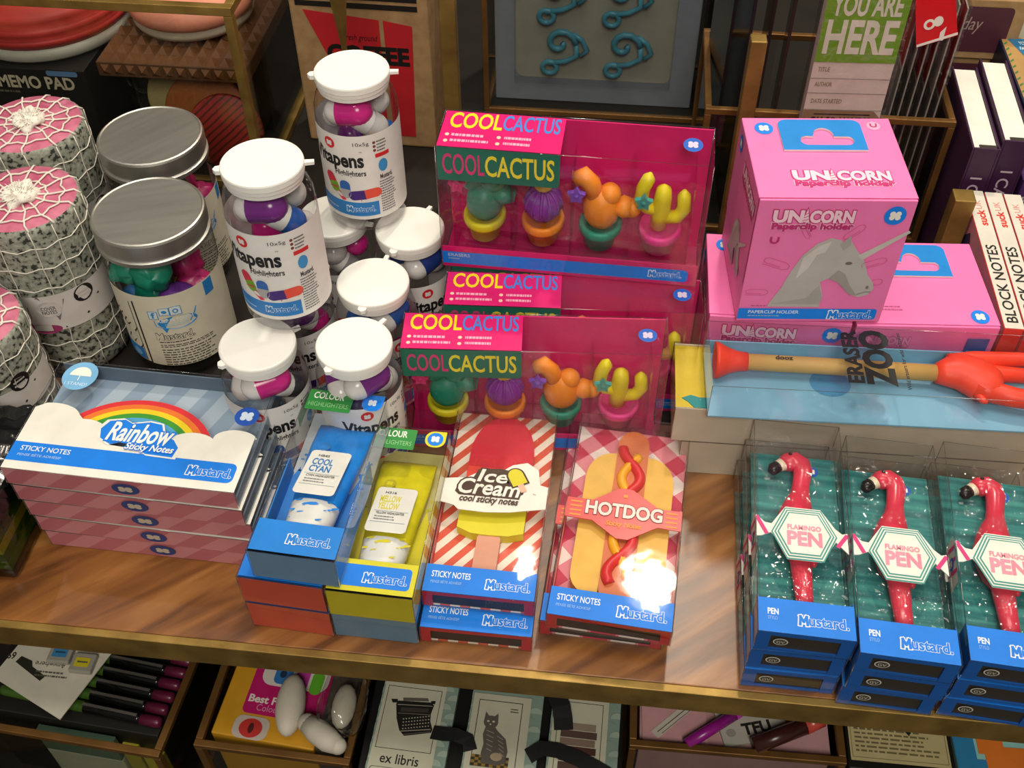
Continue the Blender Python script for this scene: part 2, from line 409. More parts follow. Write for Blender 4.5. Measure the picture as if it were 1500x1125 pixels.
# rainbow sticky notes
RW, RD, RH = .1475, .091, .0162
def rainbow_box(label, loc, rz):
    t = thing('rainbow_note_box', label, 'box', loc, rz, 'boxes of rainbow sticky notes in a stack')
    w, d, h = RW, RD, RH
    b = B(); b.box((0, 0, .0002), (w, .0012, h-.0008), STRIPE_PINK); b.box((0, .0012, .0002), (w, d, .0022), STRIPE_BLUE)
    b.box((0, .0012, .0022), (.001, .05, h-.001), '#39414a'); b.box((w-.001, .0012, .0022), (w, d, .009), '#7d8c9c')
    b.box((.001, d-.001, .0022), (w-.001, d, h-.002), '#5f7183')
    b.obj('tray', t)
    a = Art((0, -.0006, 0), (1, 0, 0), (0, 0, 1)); logo(a, w*.53, h*.5, .0088, 1, .0052, '#34457c', '#c9b9a6'); a.obj('front_emblem', t)
    # arch of paper notes
    b = B(); cx, cy = w*.470, .0230
    for i, c in enumerate(('#e0303a', '#ee7a2c', '#f2d51e', '#3d9a34', '#52a9dd', '#2a57c4', '#6a35a8')):
        ro, ri = .0540-.0044*i, .0540-.0044*(i+1)
        p = circ(cx, cy, ro, ro*.85, 30, 0, 180)+circ(cx, cy, ri, ri*.85, 30, 0, 180)[::-1]
        n = 31
        for z, flip in ((.0105, 0), (.003, 1)):
            b.add([(x, y, z) for x, y in p], [((k, k+1, 2*n-2-k, 2*n-1-k)[::-1] if flip else (k, k+1, 2*n-2-k, 2*n-1-k)) for k in range(n-1)], c)
        for arc in (p[:n], p[n:]):
            b.add([(x, y, z) for x, y in arc for z in (.003, .0105)], [(2*k, 2*k+2, 2*k+3, 2*k+1) for k in range(n-1)], c)
    b.obj('sticky_note_pad', t, 0, 'rainbow striped arch of paper notes')
    # cloud shaped card with the blue band
    a = Art((0, 0, h-.0007))
    top = [(w, .0), (w, .044)]+circ(w-.012, .040, .014, .008, 10, 20, 180)[0:]+circ(w*.745, .033, .0155, .0095, 10, 40, 180)
    top += [(w*.63, .0235), (w*.52, .025), (w*.40, .026)]+circ(w*.255, .034, .016, .0105, 10, -10, 150)+circ(w*.085, .0445, .019, .0105, 10, 0, 110)+[(0, .05), (0, 0)]
    a.prism(top, h-.0012, h-.0007, WHITE)
    a.rect(.0, .0065, w*.975, .0215, BLUE, 1, .004, (0, 1, 1, 0))
    a.text('STICKY NOTES', .006, .0148, .038, .0185, '#eef4fa', 2, .01)
    a.text('PENSE BÊTE ADHÉSIF', .006, .0105, .034, .0128, '#b9d4ee', 2)
    mustard(a, w*.775, .0085, w*.962, .0185, BLUE, 2)
    for s_, c_ in ((1.09, WHITE), (1.0, BLUE)): a.poly([(w*.515+w*.158*s_*u, .0345+.0112*s_*v) for u, v in ((-1.05, -.35), (-.7, -.75), (-.3, -.35), (.35, -1.15), (1.1, -1.2), (1.15, -.5), (.95, .0), (.6, .35), (.45, 1.0), (.1, 1.1), (-.35, .85), (-.6, 1.1), (-1.0, .9), (-1.15, .3))], c_, 2.6 if c_ == BLUE else 2.3)
    a.text('Rainbow', w*.375, .0295, w*.655, .0440, BLUE, 4, .08, .25, ref=('Rainbow', 0, .25)); a.text('Rainbow', w*.375, .0295, w*.655, .0440, WHITE, 5, .022, .25, ref=('Rainbow', 0, .25))
    a.text('Sticky Notes', w*.475, .0220, w*.685, .0285, BLUE, 7, .08, .25, ref=('Sticky Notes', 0, .25)); a.text('Sticky Notes', w*.475, .0220, w*.685, .0285, WHITE, 8, .02, .25, ref=('Sticky Notes', 0, .25))
    a.obj('printed_card', t, 0, 'white cloud shaped card with a blue band')
    shell(w, d, h).obj('cover', t, 0, 'clear plastic cover')
    a = Art((0, 0, h+.0001)); a.ell(.018, d-.012, .0115, .0125, '#78b2dc', 1, 30); a.poly(circ(.018, d-.012, .0072, .0078, 14, 0, 180), WHITE, 2)
    a.line([(.018, d-.012), (.018, d-.016)], .0006, WHITE, 2); a.text('I STAND!', .0105, d-.0205, .0255, d-.0178, '#d6e8f5', 2); a.obj('round_sticker', t)
    a = Art((0, 0, h+.0001)); logo(a, w-.010, d*.65, .0078, 1, .0078, '#1d4fae', '#c7d5e6'); a.obj('emblem', t)
    return t
rb = rainbow_box('topmost rainbow sticky note box, its cloud card and arch in full view', (-.3158, .058, 4*RH), -1.7)
for i, (dx, dy, rz, lab) in enumerate(((.0072, 0, -1.2, 'rainbow sticky note box at the bottom of its stack, on the shelf'), (.0055, 0, -2.0, 'second lowest box in the rainbow sticky note stack'),
        (.0038, 0, -1.5, 'middle box of the five in the rainbow sticky note stack'), (.0018, 0, -2.1, 'rainbow sticky note box directly under the topmost one'))):
    dup(rb, (-.3158+dx, .058+dy, i*RH), rz, lab)

# highlighter tubes
def tube_box(name, label, loc, rz, c, dark, top, title, code, sub, group, bandbg=None, tubeonly=True, front=None, base='#a3aab0'):
    front = front or dark
    w, d, h = .0515, .128, .0268
    t = thing(name, label, 'box', loc, rz, group)
    b = B(); b.box((.0, 0, .0002), (w, .0015, h-.0008), mat(front, .4)); b.box((0, .0015, .0002), (w, d, .0015), base)
    b.box((0, .0015, .0015), (.0008, d*.6, h*.62), dark); b.box((w-.0008, .0015, .0015), (w, d*.62, h*.72), c)
    b.obj('tray', t)
    a = Art((0, 0, h-.0008)); a.box((0, 0, h-.0014), (w, .0235, h-.0008), bandbg or c)
    if bandbg: a.rect(.006, .005, w-.003, .020, BLUE, 1, .0025)
    mustard(a, w*.40, .0065, w*.90, .0165, BLUE if bandbg else c, 2); a.obj('front_band', t)
    if tubeonly:
        b = B(); N = 18; secs = []
        for k in range(N+1):
            q = k/N; y = .022+q*.094
            hw = .0135+.0050*min(1, q*1.3); hh = .0105*(1-q)**.7+.0012
            if k == N: hh = .0008
            secs.append([(w*.5+hw*(1 if abs(math.cos(x)) > .02 else 0)*math.copysign(abs(math.cos(x))**.8, math.cos(x)), y+.0015*math.sin(7*q), .0022+hh+hh*math.sin(x)) for x in [2*PI*i/24 for i in range(24)]])
        vs = [p for s in secs for p in s]
        fs = [(j*24+i, j*24+(i+1) % 24, (j+1)*24+(i+1) % 24, (j+1)*24+i) for j in range(N) for i in range(24)]
        q = 24*4; b.add(vs, fs[q:]+[tuple(range(N*24, N*24+24))], mat(c, .3, vary=.12, scale=90), True); b.add(vs, fs[:q]+[tuple(range(24))[::-1]], mat('#dfe0dc', .35), True)
        rg = random.Random(3)
        for k in range(15):
            an = rg.uniform(.5, 2.6); y = rg.uniform(.028, .0445); q = (y-.022)/.094; hw = .0135+.0050*min(1, q*1.3); hh = .0105*(1-q)**.7+.0012
            x0, z0 = w*.5+hw*math.copysign(abs(math.cos(an))**.8, math.cos(an)), .0022+hh+hh*math.sin(an)+.0004; s_ = rg.uniform(.0005, .0019)*(1.5 if y > .04 else .8)
            b.add([(x0+s_*2.2*math.cos(t_), y+s_*.45*math.sin(t_)+.5*s_*math.cos(t_), z0) for t_ in [2*PI*i/8 for i in range(8)]], [tuple(range(8))], mat(c, .3))
        b.obj('tube', t)
        b = B(); b.lathe([(0, 0), (.0098, 0), (.0106, .004), (.0112, .010), (.0112, .0125)], mat('#e9e7e0', .35), 30, Matrix.Translation((w*.5, .0125, .0132)) @ Matrix.Rotation(-PI/2, 4, 'X'))
        b.obj('cap', t)
        # paper label on the tube, following its slope
        sl = math.atan2(-.0150, .060)
        a = Art((w*.5-.0128, .044, .0268), (1, 0, 0), (0, math.cos(sl), math.sin(sl)))
        a.rect(0, 0, .0256, .043, '#e4e4dd', 1, .003); logo(a, .006, .047, .0038, 1, .0042, dark, c)
        a.text(code, .0055, .0365, .0125, .0388, '#27292b', 2, .015)
        a.text(title[0], .0035, .0285, .0165, .0345, top, 2, .03); a.text(title[1], .0035, .0215, .0165, .0275, top, 2, .03)
        a.text(sub, .0035, .0165, .0215, .0187, '#2a2a2a', 2, .02); a.line([(.002, .0195), (.0235, .0195)], .0003, '#7a8a96', 2); a.line([(.002, .009), (.0235, .009)], .0003, '#7a8a96', 2)
        a.print_lines(.0035, .0105, .017, .0155, 2, '#7d7f80', 2); a.obj('tube_label', t, 0, 'white paper tube label')
        a = Art((0, 0, .0016)); rg = random.Random(5)
        a.poly([(0, .0015)]+[(w*k/14, d*.55+.01*math.sin(k*1.7)+rg.uniform(-.004, .004)) for k in range(15)]+[(w, .0015)], dark if not bandbg else c, 1)
        for k in range(24): a.ell(rg.uniform(.002, w-.002), d*.55+rg.uniform(.006, .022), rg.uniform(.0005, .0016), rg.uniform(.0005, .0016), dark, 1, 8)
        a.obj('splash_print', t)
        # white splash printed on the tube near the cap
        shell(w, d, h).obj('cover', t, 0, 'clear plastic cover')
        a = Art((0, 0, h+.0001)); a.rect(.0015, d-.0185, w*.60, d-.0015, '#2f8a3d', 1, .001)
        a.text('COLOUR', .005, d-.0088, w*.60-.006, d-.0035, '#e9f0e2', 2, .02); a.text('HIGHLIGHTERS', .003, d-.0155, w*.60-.002, d-.0118, '#8fc38c', 2)
        a.poly(rrect(w-.0145, d-.0145, w-.001, d-.001, .006, 6, (1, 1, 0, 1)), bandbg or BLUE, 1); logo(a, w-.0078, d-.0078, .0052, 2, .0055, BLUE, '#dfeaf2')
        a.obj('header_sticker', t)
        a = Art((-.0005, d, 0), (0, -1, 0), (0, 0, 1)); a.rect(.002, h-.0105, .026, h-.0015, '#6f9a6c', 1, .001); a.text('COLO', .006, h-.0085, .018, h-.0035, '#cfd8c6', 2, .02); a.obj('side_sticker', t)
    else:
        shell(w, d, h).obj('cover', t, 0, 'clear plastic cover')
    return t
rd = tube_box('highlighter_tube_box', 'red highlighter box on the shelf, lower of the two under the cyan box', (-.1595, .013, 0), -3.0, '#d9452f', '#c9543f', '#d9452f', ('', ''), '', '', 'red highlighter boxes under the cyan one', BLUE, False)
dup(rd, (-.1602, .0135, .0268), -3.0, 'red highlighter box lying between the cyan box and the lowest red box')
tube_box('highlighter_tube_box', 'clear box with a blue cool cyan highlighter tube, on two red boxes', (-.1495, .0148, .0538), -2.9, '#1583de', '#2a78c4', '#2277bb', ('COOL', 'CYAN'), 'HB45', 'CYAN HIGHLIGHTER', None, front='#6f8fae')
bl = tube_box('highlighter_tube_box', 'blue bottomed highlighter box on the shelf underneath the yellow one', (-.1067, .0115, 0), -1.0, '#2a7fc0', '#5f86a0', BLUE, ('', ''), '', '', None, None, False)
tube_box('highlighter_tube_box', 'clear box with a yellow highlighter tube and yellow front band', (-.1065, .0100, .0269), -1.3, '#d3c91c', '#b5ad1c', '#d8cf3a', ('MELLOW', 'YELLOW'), 'H316', 'YELLOW HIGHLIGHTER', None, '#d9d22a', front='#c8ba2c', base='#b5ad6a')

# popsicle and hot dog sticky notes
def note_box_base(name, label, loc, rz, w, d, h, backing, group):
    t = thing(name, label, 'box', loc, rz, group)
    b = B(); b.box((0, .001, .0002), (w, d, .0018), backing); b.box((0, .001, .0018), (.0008, d*.5, h*.5), '#c0564f'); b.box((w-.0008, .001, .0018), (w, d*.5, h*.5), '#c0564f'); b.obj('backing_card', t)
    b = B(); fr = '#b8262f'
    b.box((0, 0, .0003), (.006, .001, h-.001), fr); b.box((w-.006, 0, .0003), (w, .001, h-.001), fr); b.box((.006, 0, h-.0045), (w-.006, .001, h-.001), fr); b.box((.006, .0012, .0003), (w-.006, .0018, h-.0045), '#1b1712'); b.obj('front_frame', t)
    a = Art((0, 0, h-.0006)); a.box((0, 0, h-.0012), (w, .0195, h-.0006), BLUE)
    a.text('STICKY NOTES', w*.06, .0105, w*.41, .0148, '#eef4fa', 1, .015); a.text('PENSE BÊTE ADHÉSIF', w*.06, .0062, w*.34, .0086, '#9cc3ea', 1); mustard(a, w*.56, .004, w*.95, .0135, BLUE, 1)
    a.obj('front_band', t, 0, 'blue front band')
    return t
def popsicle_box(label, loc, rz):
    w, d, h = .068, .157, .0172
    t = note_box_base('popsicle_note_box', label, loc, rz, w, d, h, STRIPE_RED, 'boxes of popsicle sticky notes')
    cx = w*.5; b = B(); z0, z1 = .002, .0095
    lob = lambda y: .024-.0*(y)
    def seg(y0, y1, c, tip=False):
        hw = .0215
        p = [(cx-hw, y0), (cx+hw, y0), (cx+hw, y1), (cx-hw, y1)]
        if tip: p = [(cx-hw, y0), (cx+hw, y0)]+circ(cx, y1, hw, .034, 24, 0, 180)
        b.prism(p, z0, z1, c)
    b.prism([(cx-.0215, .060), (cx-.0215, .054), (cx-.012, .050), (cx-.002, .0495), (cx+.012, .050), (cx+.0215, .053), (cx+.0215, .060)], z0, z1, '#dcd02a')
    seg(.060, .078, '#dcd02a'); seg(.078, .104, '#e8483a'); seg(.104, .116, '#d22b3b', True)
    b.obj('popsicle_pad', t, 0, 'red, orange and yellow popsicle shaped paper pad')
    b = B(); b.prism(rrect(cx-.0075, .012, cx+.0075, .0505, .003), z0, .0085, '#d99a80'); b.obj('popsicle_stick', t, 0, 'pinkish stick')
    a = Art((0, 0, h-.0012))
    card = [(0, .068), (.009, .066), (.012, .063), (.03, .0625), (.045, .064), (.056, .0665), (w, .069), (w, .0865), (.0625, .088), (.0605, .100), (.0525, .1055), (.043, .1025), (.037, .097), (.028, .096), (.020, .0935), (.014, .089), (0, .087)]
    a.prism(card, h-.0018, h-.0012, WHITE)
    def t2(s, x0, y0, x1, y1, o):
        a.text(s, x0, y0, x1, y1, '#4a3226', 2, o, .2, ref=(s, 0, .2)); a.text(s, x0, y0, x1, y1, WHITE, 3, .022, .2, ref=(s, 0, .2))
    a.poly([(.008, .0770), (.011, .0745), (.046, .0745), (.0525, .079), (.052, .086), (.043, .088), (.043, .097), (.036, .0985), (.021, .0965), (.018, .088), (.010, .086)], '#4a3226', 1.5)
    t2('Ice', .0215, .0865, .041, .0965, .10); t2('Cream', .010, .076, .050, .0880, .10)
    a.text('cool sticky notes', .012, .068, .050, .0745, '#4a3226', 4, .03, .25, ref=('cool sticky notes', 0, .25))
    a.text('TM', .0585, .079, .0605, .0802, '#4a3226', 2)
    M = lambda p: [(.0520+(x*math.cos(.5)-y*math.sin(.5)), .0825+(x*math.sin(.5)+y*math.cos(.5))) for x, y in p]
    a.poly(M([(-.0062, .0035), (.0062, .0035)]+circ(0, .0125, .0062, .0065, 14, 0, 180)), '#4a3226', 4)
    a.poly(M([(-.005, .0045), (.005, .0045)]+circ(0, .0125, .005, .0055, 14, 0, 180)), '#dcd02a', 5); a.poly(M([(-.002, -.002), (.002, -.002), (.002, .0045), (-.002, .0045)]), '#e8b9a0', 5)
    a.obj('printed_band', t, 0, 'white cut out band with brown script')
    shell(w, d, h).obj('cover', t, 0, 'clear plastic cover')
    return t
pop = popsicle_box('topmost popsicle sticky note box, red and yellow popsicle in full view', (-.0535, .0275, .0174), -.7)
dup(pop, (-.0535, .0130, 0), -.2, 'lower popsicle sticky note box, only its blue front edge sticking out below')

def hotdog_box(label, loc, rz):
    w, d, h = .074, .161, .0165
    t = note_box_base('hotdog_note_box', label, loc, rz, w, d, h, GINGHAM, 'boxes of hot dog sticky notes')
    for sx in (-1, 1):
        b = B(); X = lambda x: w*.5+.001+sx*x
        p = [(X(.0105), .020)]+[(X(.0125+.0165*math.sin(R(a))), .036-.016*math.cos(R(a))) for a in range(10, 91, 16)]+[(X(.0125+.0165*math.cos(R(a))), .112+.022*math.sin(R(a))) for a in range(0, 90, 12)]+[(X(.0105), .134)]
        b.prism(p if sx > 0 else p[::-1], .002, .0095, mat('#e3b24f', .5, vary=.1), None, '#d9a443'); b.obj('bun_half', t)
    cx = w*.5+.001
    b = B(); b.prism([(cx-.0105, .022)]+circ(cx, .028, .0105, .014, 12, 180, 360)+circ(cx, .142, .0105, .0125, 14, 0, 180), .002, .0108, mat('#c96a3c', .45)); b.obj('sausage', t)
    zz = [(cx+.0068*math.sin(y*125), y, .0112) for y in [.030+.108*i/60 for i in range(61)]]
    b = B(); b.tube([(cx-(x-cx)*.8, y, z-.0004) for x, y, z in zz[3:-3]], .0034, mat('#f0a81e', .35), 8); b.obj('mustard_line', t)
    b = B(); b.tube(zz, .0036, mat('#d42a2e', .35), 8); b.obj('ketchup_line', t)
    a = Art((0, 0, h-.0012))
    red = '#d63a3a'
    p = [(0, .073), (w*.24, .0725), (w*.46, .061), (w*.56, .061), (w*.80, .0735), (w, .073), (w, .0885), (w*.80, .088), (w*.56, .1005), (w*.44, .1005), (w*.22, .0885), (0, .0885)]
    a.prism(p, h-.0018, h-.0012, mat(red, .3))
    a.text('HOTDOG', w*.175, .0775, w*.83, .0875, '#7c1f22', 1, .07); a.text('HOTDOG', w*.175, .0775, w*.83, .0875, '#f3e3da', 2, .035); 
    a.text('Sticky Notes', w*.36, .069, w*.66, .0738, '#f0a04a', 2, .03, .2); logo(a, w*.5, .0945, .0028, 1, .003, None, '#f0a04a')
    for x in (.035, .865):
        for y in (.0745, .078, .0815, .085): a.rect(w*x, y, w*(x+.10), y+.0011, '#f0a04a', 1)
    a.obj('printed_band', t, 0, 'red six sided band')
    shell(w, d, h).obj('cover', t, 0, 'clear plastic cover')
    return t
hd = hotdog_box('topmost hot dog sticky note box, lamp glare on its lower right', (.0228, .0205, .0167), -3.9)
dup(hd, (.0185, .0255, 0), -2.6, 'lower hot dog sticky note box, peeking out left of the topmost one')

# flamingo pens
FW, FD, FH = .0535, .156, .0208
def flamingo_box(label, loc, rz):
    w, d, h = FW, FD, FH
    t = thing('flamingo_pen_box', label, 'box', loc, rz, 'flamingo pen boxes stacked in three columns')
    b = B(); b.box((0, .0015, .0002), (w, d-.012, .0016), TEAL); b.obj('backing_card', t, 0, 'teal brush painted card')
    b = B(); bb = mat('#1a5fb4', .35); b.box((0, 0, .0003), (.0075, .0014, h-.001), bb); b.box((w-.0075, 0, .0003), (w, .0014, h-.001), bb); b.box((.0075, 0, h-.0045), (w-.0075, .0014, h-.001), bb); b.box((.0075, .0014, .0003), (w-.0075, .002, h-.0045), '#3a342a'); b.box((.0075, .0003, .0003), (w-.0075, .0013, .0022), bb)
    b.box((0, .0015, .0016), (.0006, .024, h-.001), bb); b.box((w-.0006, .0015, .0016), (w, .024, h-.001), bb)
    b.obj('front_tray', t)
    a = Art((0, -.0004, 0), (1, 0, 0), (0, 0, 1)); a.ell(.0135, h*.55, .0042, .0034, '#cfcabc', 1); a.ell(.0135, h*.55, .0035, .0027, '#4a443a', 2); a.text('GV', .0112, h*.55-.0013, .0158, h*.55+.0013, '#cfcabc', 3); a.obj('round_sticker', t)
    a = Art((0, 0, h-.0006)); a.box((0, 0, h-.0012), (w, .022, h-.0006), BLUE)
    a.text('PEN', w*.10, .0115, w*.21, .0152, '#eef4fa', 1, .03); a.text('STYLO', w*.10, .0080, w*.20, .0102, '#9cc3ea', 1); mustard(a, w*.42, .0055, w*.93, .0135, BLUE, 1); a.obj('front_band', t, 0, 'blue front band')
    pk = mat('#e23a52', .22, spec=.6); cx = w*.47; pen = B(); z = .0105
    body = [((cx+.004, .018), .0042), ((cx+.003, .040), .0052), ((cx+.0025, .058), .0062), ((cx+.0015, .064), .0092), ((cx+.001, .074), .0112), ((cx+.0005, .084), .0113), ((cx+.001, .092), .0098), ((cx+.0025, .100), .0070), ((cx+.004, .107), .0050), ((cx+.0047, .114), .0044),
            ((cx+.0058, .121), .0046), ((cx+.0066, .127), .0050), ((cx+.0055, .132), .0054), ((cx+.0020, .1345), .0056), ((cx-.0025, .1335), .0052), ((cx-.0060, .1310), .0040)]
    FL = Matrix.Scale(.80, 4, (0, 0, 1))
    pen.tube([(x, y, z) for (x, y), r in body], [r*(1.22 if y > .095 else 1.08) for (x, y), r in body], pk, 18, FL)
    pen.ball((cx+.010, .058, z+.001), (.0022, .0045, .003), pk, 10, 8, FL); pen.ball((cx+.0008, .081, z+.0004), (.0128, .0165, .0108), pk, 20, 14, FL, .02, 2); pen.ball((cx-.0015, .1335, z), (.0068, .0066, .0068), pk, 16, 10, FL)
    o = pen.obj('flamingo_pen', t, 0, 'glossy coral pink flamingo shaped pen')
    b = B(); b.tube([(cx-.0052, .1315, z), (cx-.0092, .1290, z)], [.0048, .0040], mat('#f0e2c4', .3), 12, FL); b.obj('beak_base', o)
    b = B(); b.tube([(cx-.0088, .1292, z), (cx-.0112, .1272, z), (cx-.0120, .1245, z), (cx-.0118, .1222, z)], [.0041, .0043, .0036, .0018], mat('#161413', .2), 12, FL); b.obj('beak_tip', o, 0, 'black beak tip')
    b = B(); b.ball((cx-.0018, .1360, z+.0028), .0013, mat('#161413', .2), 8, 6); b.obj('eye', o)
    a = Art((0, 0, h-.0012)); yc = .069
    p = [(0, yc-.004), (.003, yc-.0035), (.0085, yc-.0005), (.0115, yc-.0045), (.0175, yc-.0185), (.0375, yc-.0185), (.0465, yc-.003), (.049, yc-.006), (w, yc-.011), (w, yc+.004), (.0505, yc+.003), (.0465, yc+.0065), (.0385, yc+.0195), (.0175, yc+.0195), (.009, yc+.006), (.005, yc+.0065), (0, yc+.0115)]
    a.prism(p, h-.0018, h-.0012, WHITE); hx, hy = .028, yc
    def hexa(k): k *= 1.07; return [(hx-.0185*k, hy), (hx-.0103*k, hy-.0178*k), (hx+.0103*k, hy-.0178*k), (hx+.0185*k, hy), (hx+.0103*k, hy+.0178*k), (hx-.0103*k, hy+.0178*k)]
    for i, k in enumerate((.98, .935, .89, .845, .80, .755)): a.poly(hexa(k), '#3f9a92' if i % 2 == 0 else WHITE, 1+i)
    a.line([(.0005, yc+.0095), (.0055, yc-.001)], .0024, '#d8377f', 2); a.line([(.0478, yc-.006), (w-.0008, yc+.0015)], .0024, '#d8377f', 2)
    a.text('FLAMINGO', hx-.0098, hy+.0025, hx+.0098, hy+.0058, '#e58fa3', 8, .035); a.text('PEN', hx-.0098, hy-.0085, hx+.0098, hy+.0008, '#e58fa3', 8, .04)
    a.obj('printed_band', t, 0, 'white band with a six sided badge')
    shell(w, d, h, PLASTIC).obj('cover', t, 0, 'clear plastic cover')
    b = B(); b.box((.002, .024, .0018), (w-.002, d-.014, .0165), BLISTER, None, ('b',)); b.obj('blister', t, 0, 'clear inner blister')
    a = Art((0, 0, .0018)); logo(a, cx+.0135, .1325, .0042, 1, .0042, '#1d5fc0'); a.obj('emblem', t)
    a = Art((-.0005, d, 0), (0, -1, 0), (0, 0, 1)); y = d-yc
    for k in range(3): a.line([(y-.012+.008*k, .003), (y-.008+.008*k, .017)], .0026, '#d8377f', 1)
    a.rect(y-.016, .003, y+.016, .017, '#d9cfc4', 0); logo(a, y, .010, .0042, 2, .0042, '#1d5fc0', '#d9cfc4'); a.obj('side_band', t)
    return t
fl = flamingo_box('flamingo pen box on top of the left column', (.1418, .0045, 2*FH), -1.6)
where = ('left', 'middle', 'right')
pl = [[(.1405, .0035, -.3), (.1410, .0045, -1.0), None], [(.1960, -.0020, -2.2), (.1970, -.0030, -2.9), (.1966, -.0035, -2.8)], [(.2535, -.0030, -3.6), (.2545, -.0025, -3.2), (.2555, -.0020, -3.7)]]
for c in range(3):
    for k in range(3):
        if pl[c][k]:
            x, y, rz = pl[c][k]
            dup(fl, (x, y, k*FH), rz, ('flamingo pen box on the shelf at the bottom of the %s column', 'flamingo pen box halfway up the %s column', 'flamingo pen box on top of the %s column')[k] % where[c])

# ------------------------------------------------------------------ cactus eraser boxes, standing upright
CW, CD, CH = .174, .034, .0995
PINK = '#d81e6e'
def pot(b, x, y, z, c, s=1):
    M = Matrix.Translation((x, y, z)) @ Matrix.Scale(s, 4)
    b.lathe([(0, .0), (.0105, .0), (.0115, .001), (.0138, .0135), (.0158, .0140), (.0165, .0155), (.0165, .0195), (.0158, .021), (.0132, .021), (.0125, .0165), (0, .016)], mat(c, .45, sub=.1), 26, M)
def star(b, x, y, z, c, s=1):
    p = []
    for i in range(10):
        a = 2*PI*i/10+.3; r = (.0062 if i % 2 == 0 else .0036)*s; p.append((r*math.cos(a), r*math.sin(a)))
    M = Matrix.Translation((x, y, z)) @ Matrix.Rotation(PI/2, 4, 'X')
    b.prism(p, 0, .003, mat(c, .45), M); b.ball((0, 0, .003), (.0018, .0018, .001), mat(c, .5), 8, 6, M)
def cactus_box(label, loc, rz):
    w, d, h = CW, CD, CH
    t = thing('cactus_eraser_box', label, 'box', loc, rz, 'boxes of cactus shaped erasers')
    b = B(); b.box((0, d-.0012, .0002), (w, d-.0002, h-.0006), mat(PINK, .35)); b.box((0, .001, .0002), (w, d-.0012, .0030), mat('#b3175c', .35)); b.obj('back_card', t)
    b = B(); b.box((.0, .0005, .0002), (w, .0012, .0175), mat(PINK, .35))
    a = Art((0, .0004, 0), (1, 0, 0), (0, 0, 1)); a.rect(0, .003, w*.965, .0135, BLUE, 1, .003, (0, 1, 1, 0)); a.text('ERASERS', .004, .0095, .019, .0122, '#b6d0e6', 2, .01); a.print_lines(.004, .0065, .012, .009, 1, '#8fb6da', 2)
    mustard(a, w*.815, .0055, w*.94, .0122, BLUE, 2)
    for v, f in ((b, a),): f.v = f.v; k = len(b.v); [b.add([f.v[i] for i in q], [tuple(range(len(q)))], f.mats[mi]) for q, mi in zip(f.f, f.mi)]
    b.obj('front_band', t, 0, 'magenta band with a blue stripe')
    # folded header: magenta on top, green in front
    hw = w*.455
    a = Art((0, 0, h+.0002)); a.rect(.0005, .0, hw, d-.001, mat(PINK, .3), 0)
    a.text('COOL', .005, d*.52, hw*.49, d*.93, '#f0d21c', 1, .02); a.text('CACTUS', hw*.50, d*.52, hw*.965, d*.93, '#3a83d6', 1, .012)
    a.print_lines(.008, d*.10, .034, d*.40, 2, '#f0a9c4', 1, 3); a.print_lines(.042, d*.10, .060, d*.40, 2, '#f0a9c4', 1, 4)
    for x, y in ((.0052, .15), (.0052, .32), (.0385, .15), (.0385, .32)): a.ell(x, d*y, .0014, .0014, '#e9c9b4', 1, 10)
    a.obj('header_top', t, 0, 'magenta folded header')
    a = Art((0, -.0006, 0), (1, 0, 0), (0, 0, 1)); a.poly(rrect(.0005, h*.745, hw, h, .003, 5, (0, 1, 0, 0)), mat('#1f6a58', .35), 0)
    a.text('COOL', .004, h*.80, hw*.39, h*.955, '#d13a78', 1, .012); a.text('CACTUS', hw*.40, h*.80, hw*.955, h*.955, '#e3d43a', 1, .016)
    a.obj('header_front', t, 0, 'green header flap')
    a = Art((0, 0, h+.0002)); logo(a, w*.925, d*.5, .0062, 1, .0062, '#1d5fc0', '#d5c6e0'); a.obj('emblem', t)
    y = d*.5
    def eraser(x, c, potc):
        pb = B(); pot(pb, x, y, .0165, potc, .88); e = pb.obj('cactus_eraser', t, 0, None); return e
    e = eraser(w*.155, None, '#ddd022'); g = mat('#178a74', .45, vary=.1)
    b = B(); b.ball((w*.155, y, .044), (.0125, .011, .0145), g, 18, 12); b.ball((w*.155-.008, y, .060), (.0075, .0055, .0075), g); b.ball((w*.155+.006, y, .0585), (.0085, .006, .006), g); b.tube([(w*.155+.006, y, .052), (w*.155+.014, y, .051), (w*.155+.021, y, .0495)], [.006, .0075, .0045], g, 12); b.obj('cactus', e)
    b = B(); star(b, w*.155-.0165, y-.007, .0625, '#e0337d'); b.obj('flower', e)
    e = eraser(w*.385, None, '#f08a1c'); g = mat('#7a2a9c', .45, vary=.1); b = B()
    b.ball((w*.385, y, .0455), (.0128, .0118, .0125), g, 20, 12)
    for k in range(12):
        an = 2*PI*k/12; b.tube([(w*.385+.0126*math.cos(an)*math.sin(q), y+.0118*math.sin(an)*math.sin(q), .0455+.0126*math.cos(q)) for q in (.25, .6, 1, 1.4, 1.8)], .0012, g, 6)
    b.obj('cactus', e); b = B(); b.ball((w*.385, y, .0605), (.0065, .006, .004), '#e0b43c', 12, 8); b.obj('flower', e)
    e = eraser(w*.61, None, '#148a74'); g = mat('#ec8a22', .45, vary=.1); b = B(); x = w*.61
    b.ball((x, y, .0455), (.0125, .0105, .016), g, 18, 12); b.ball((x+.005, y, .0570), (.0075, .007, .0075), g); b.tube([(x-.004, y, .054), (x-.0075, y, .064), (x-.013, y, .070), (x-.018, y, .067)], [.006, .0062, .0062, .0048], g, 12); b.tube([(x+.007, y, .0470), (x+.0145, y, .0475), (x+.0215, y, .0470)], [.004, .0075, .0055], g, 12); b.ball((x+.0205, y, .047), (.0062, .006, .0062), g); b.obj('cactus', e)
    b = B(); star(b, x-.0165, y-.007, .0615, '#7a4ac0'); b.obj('flower', e)
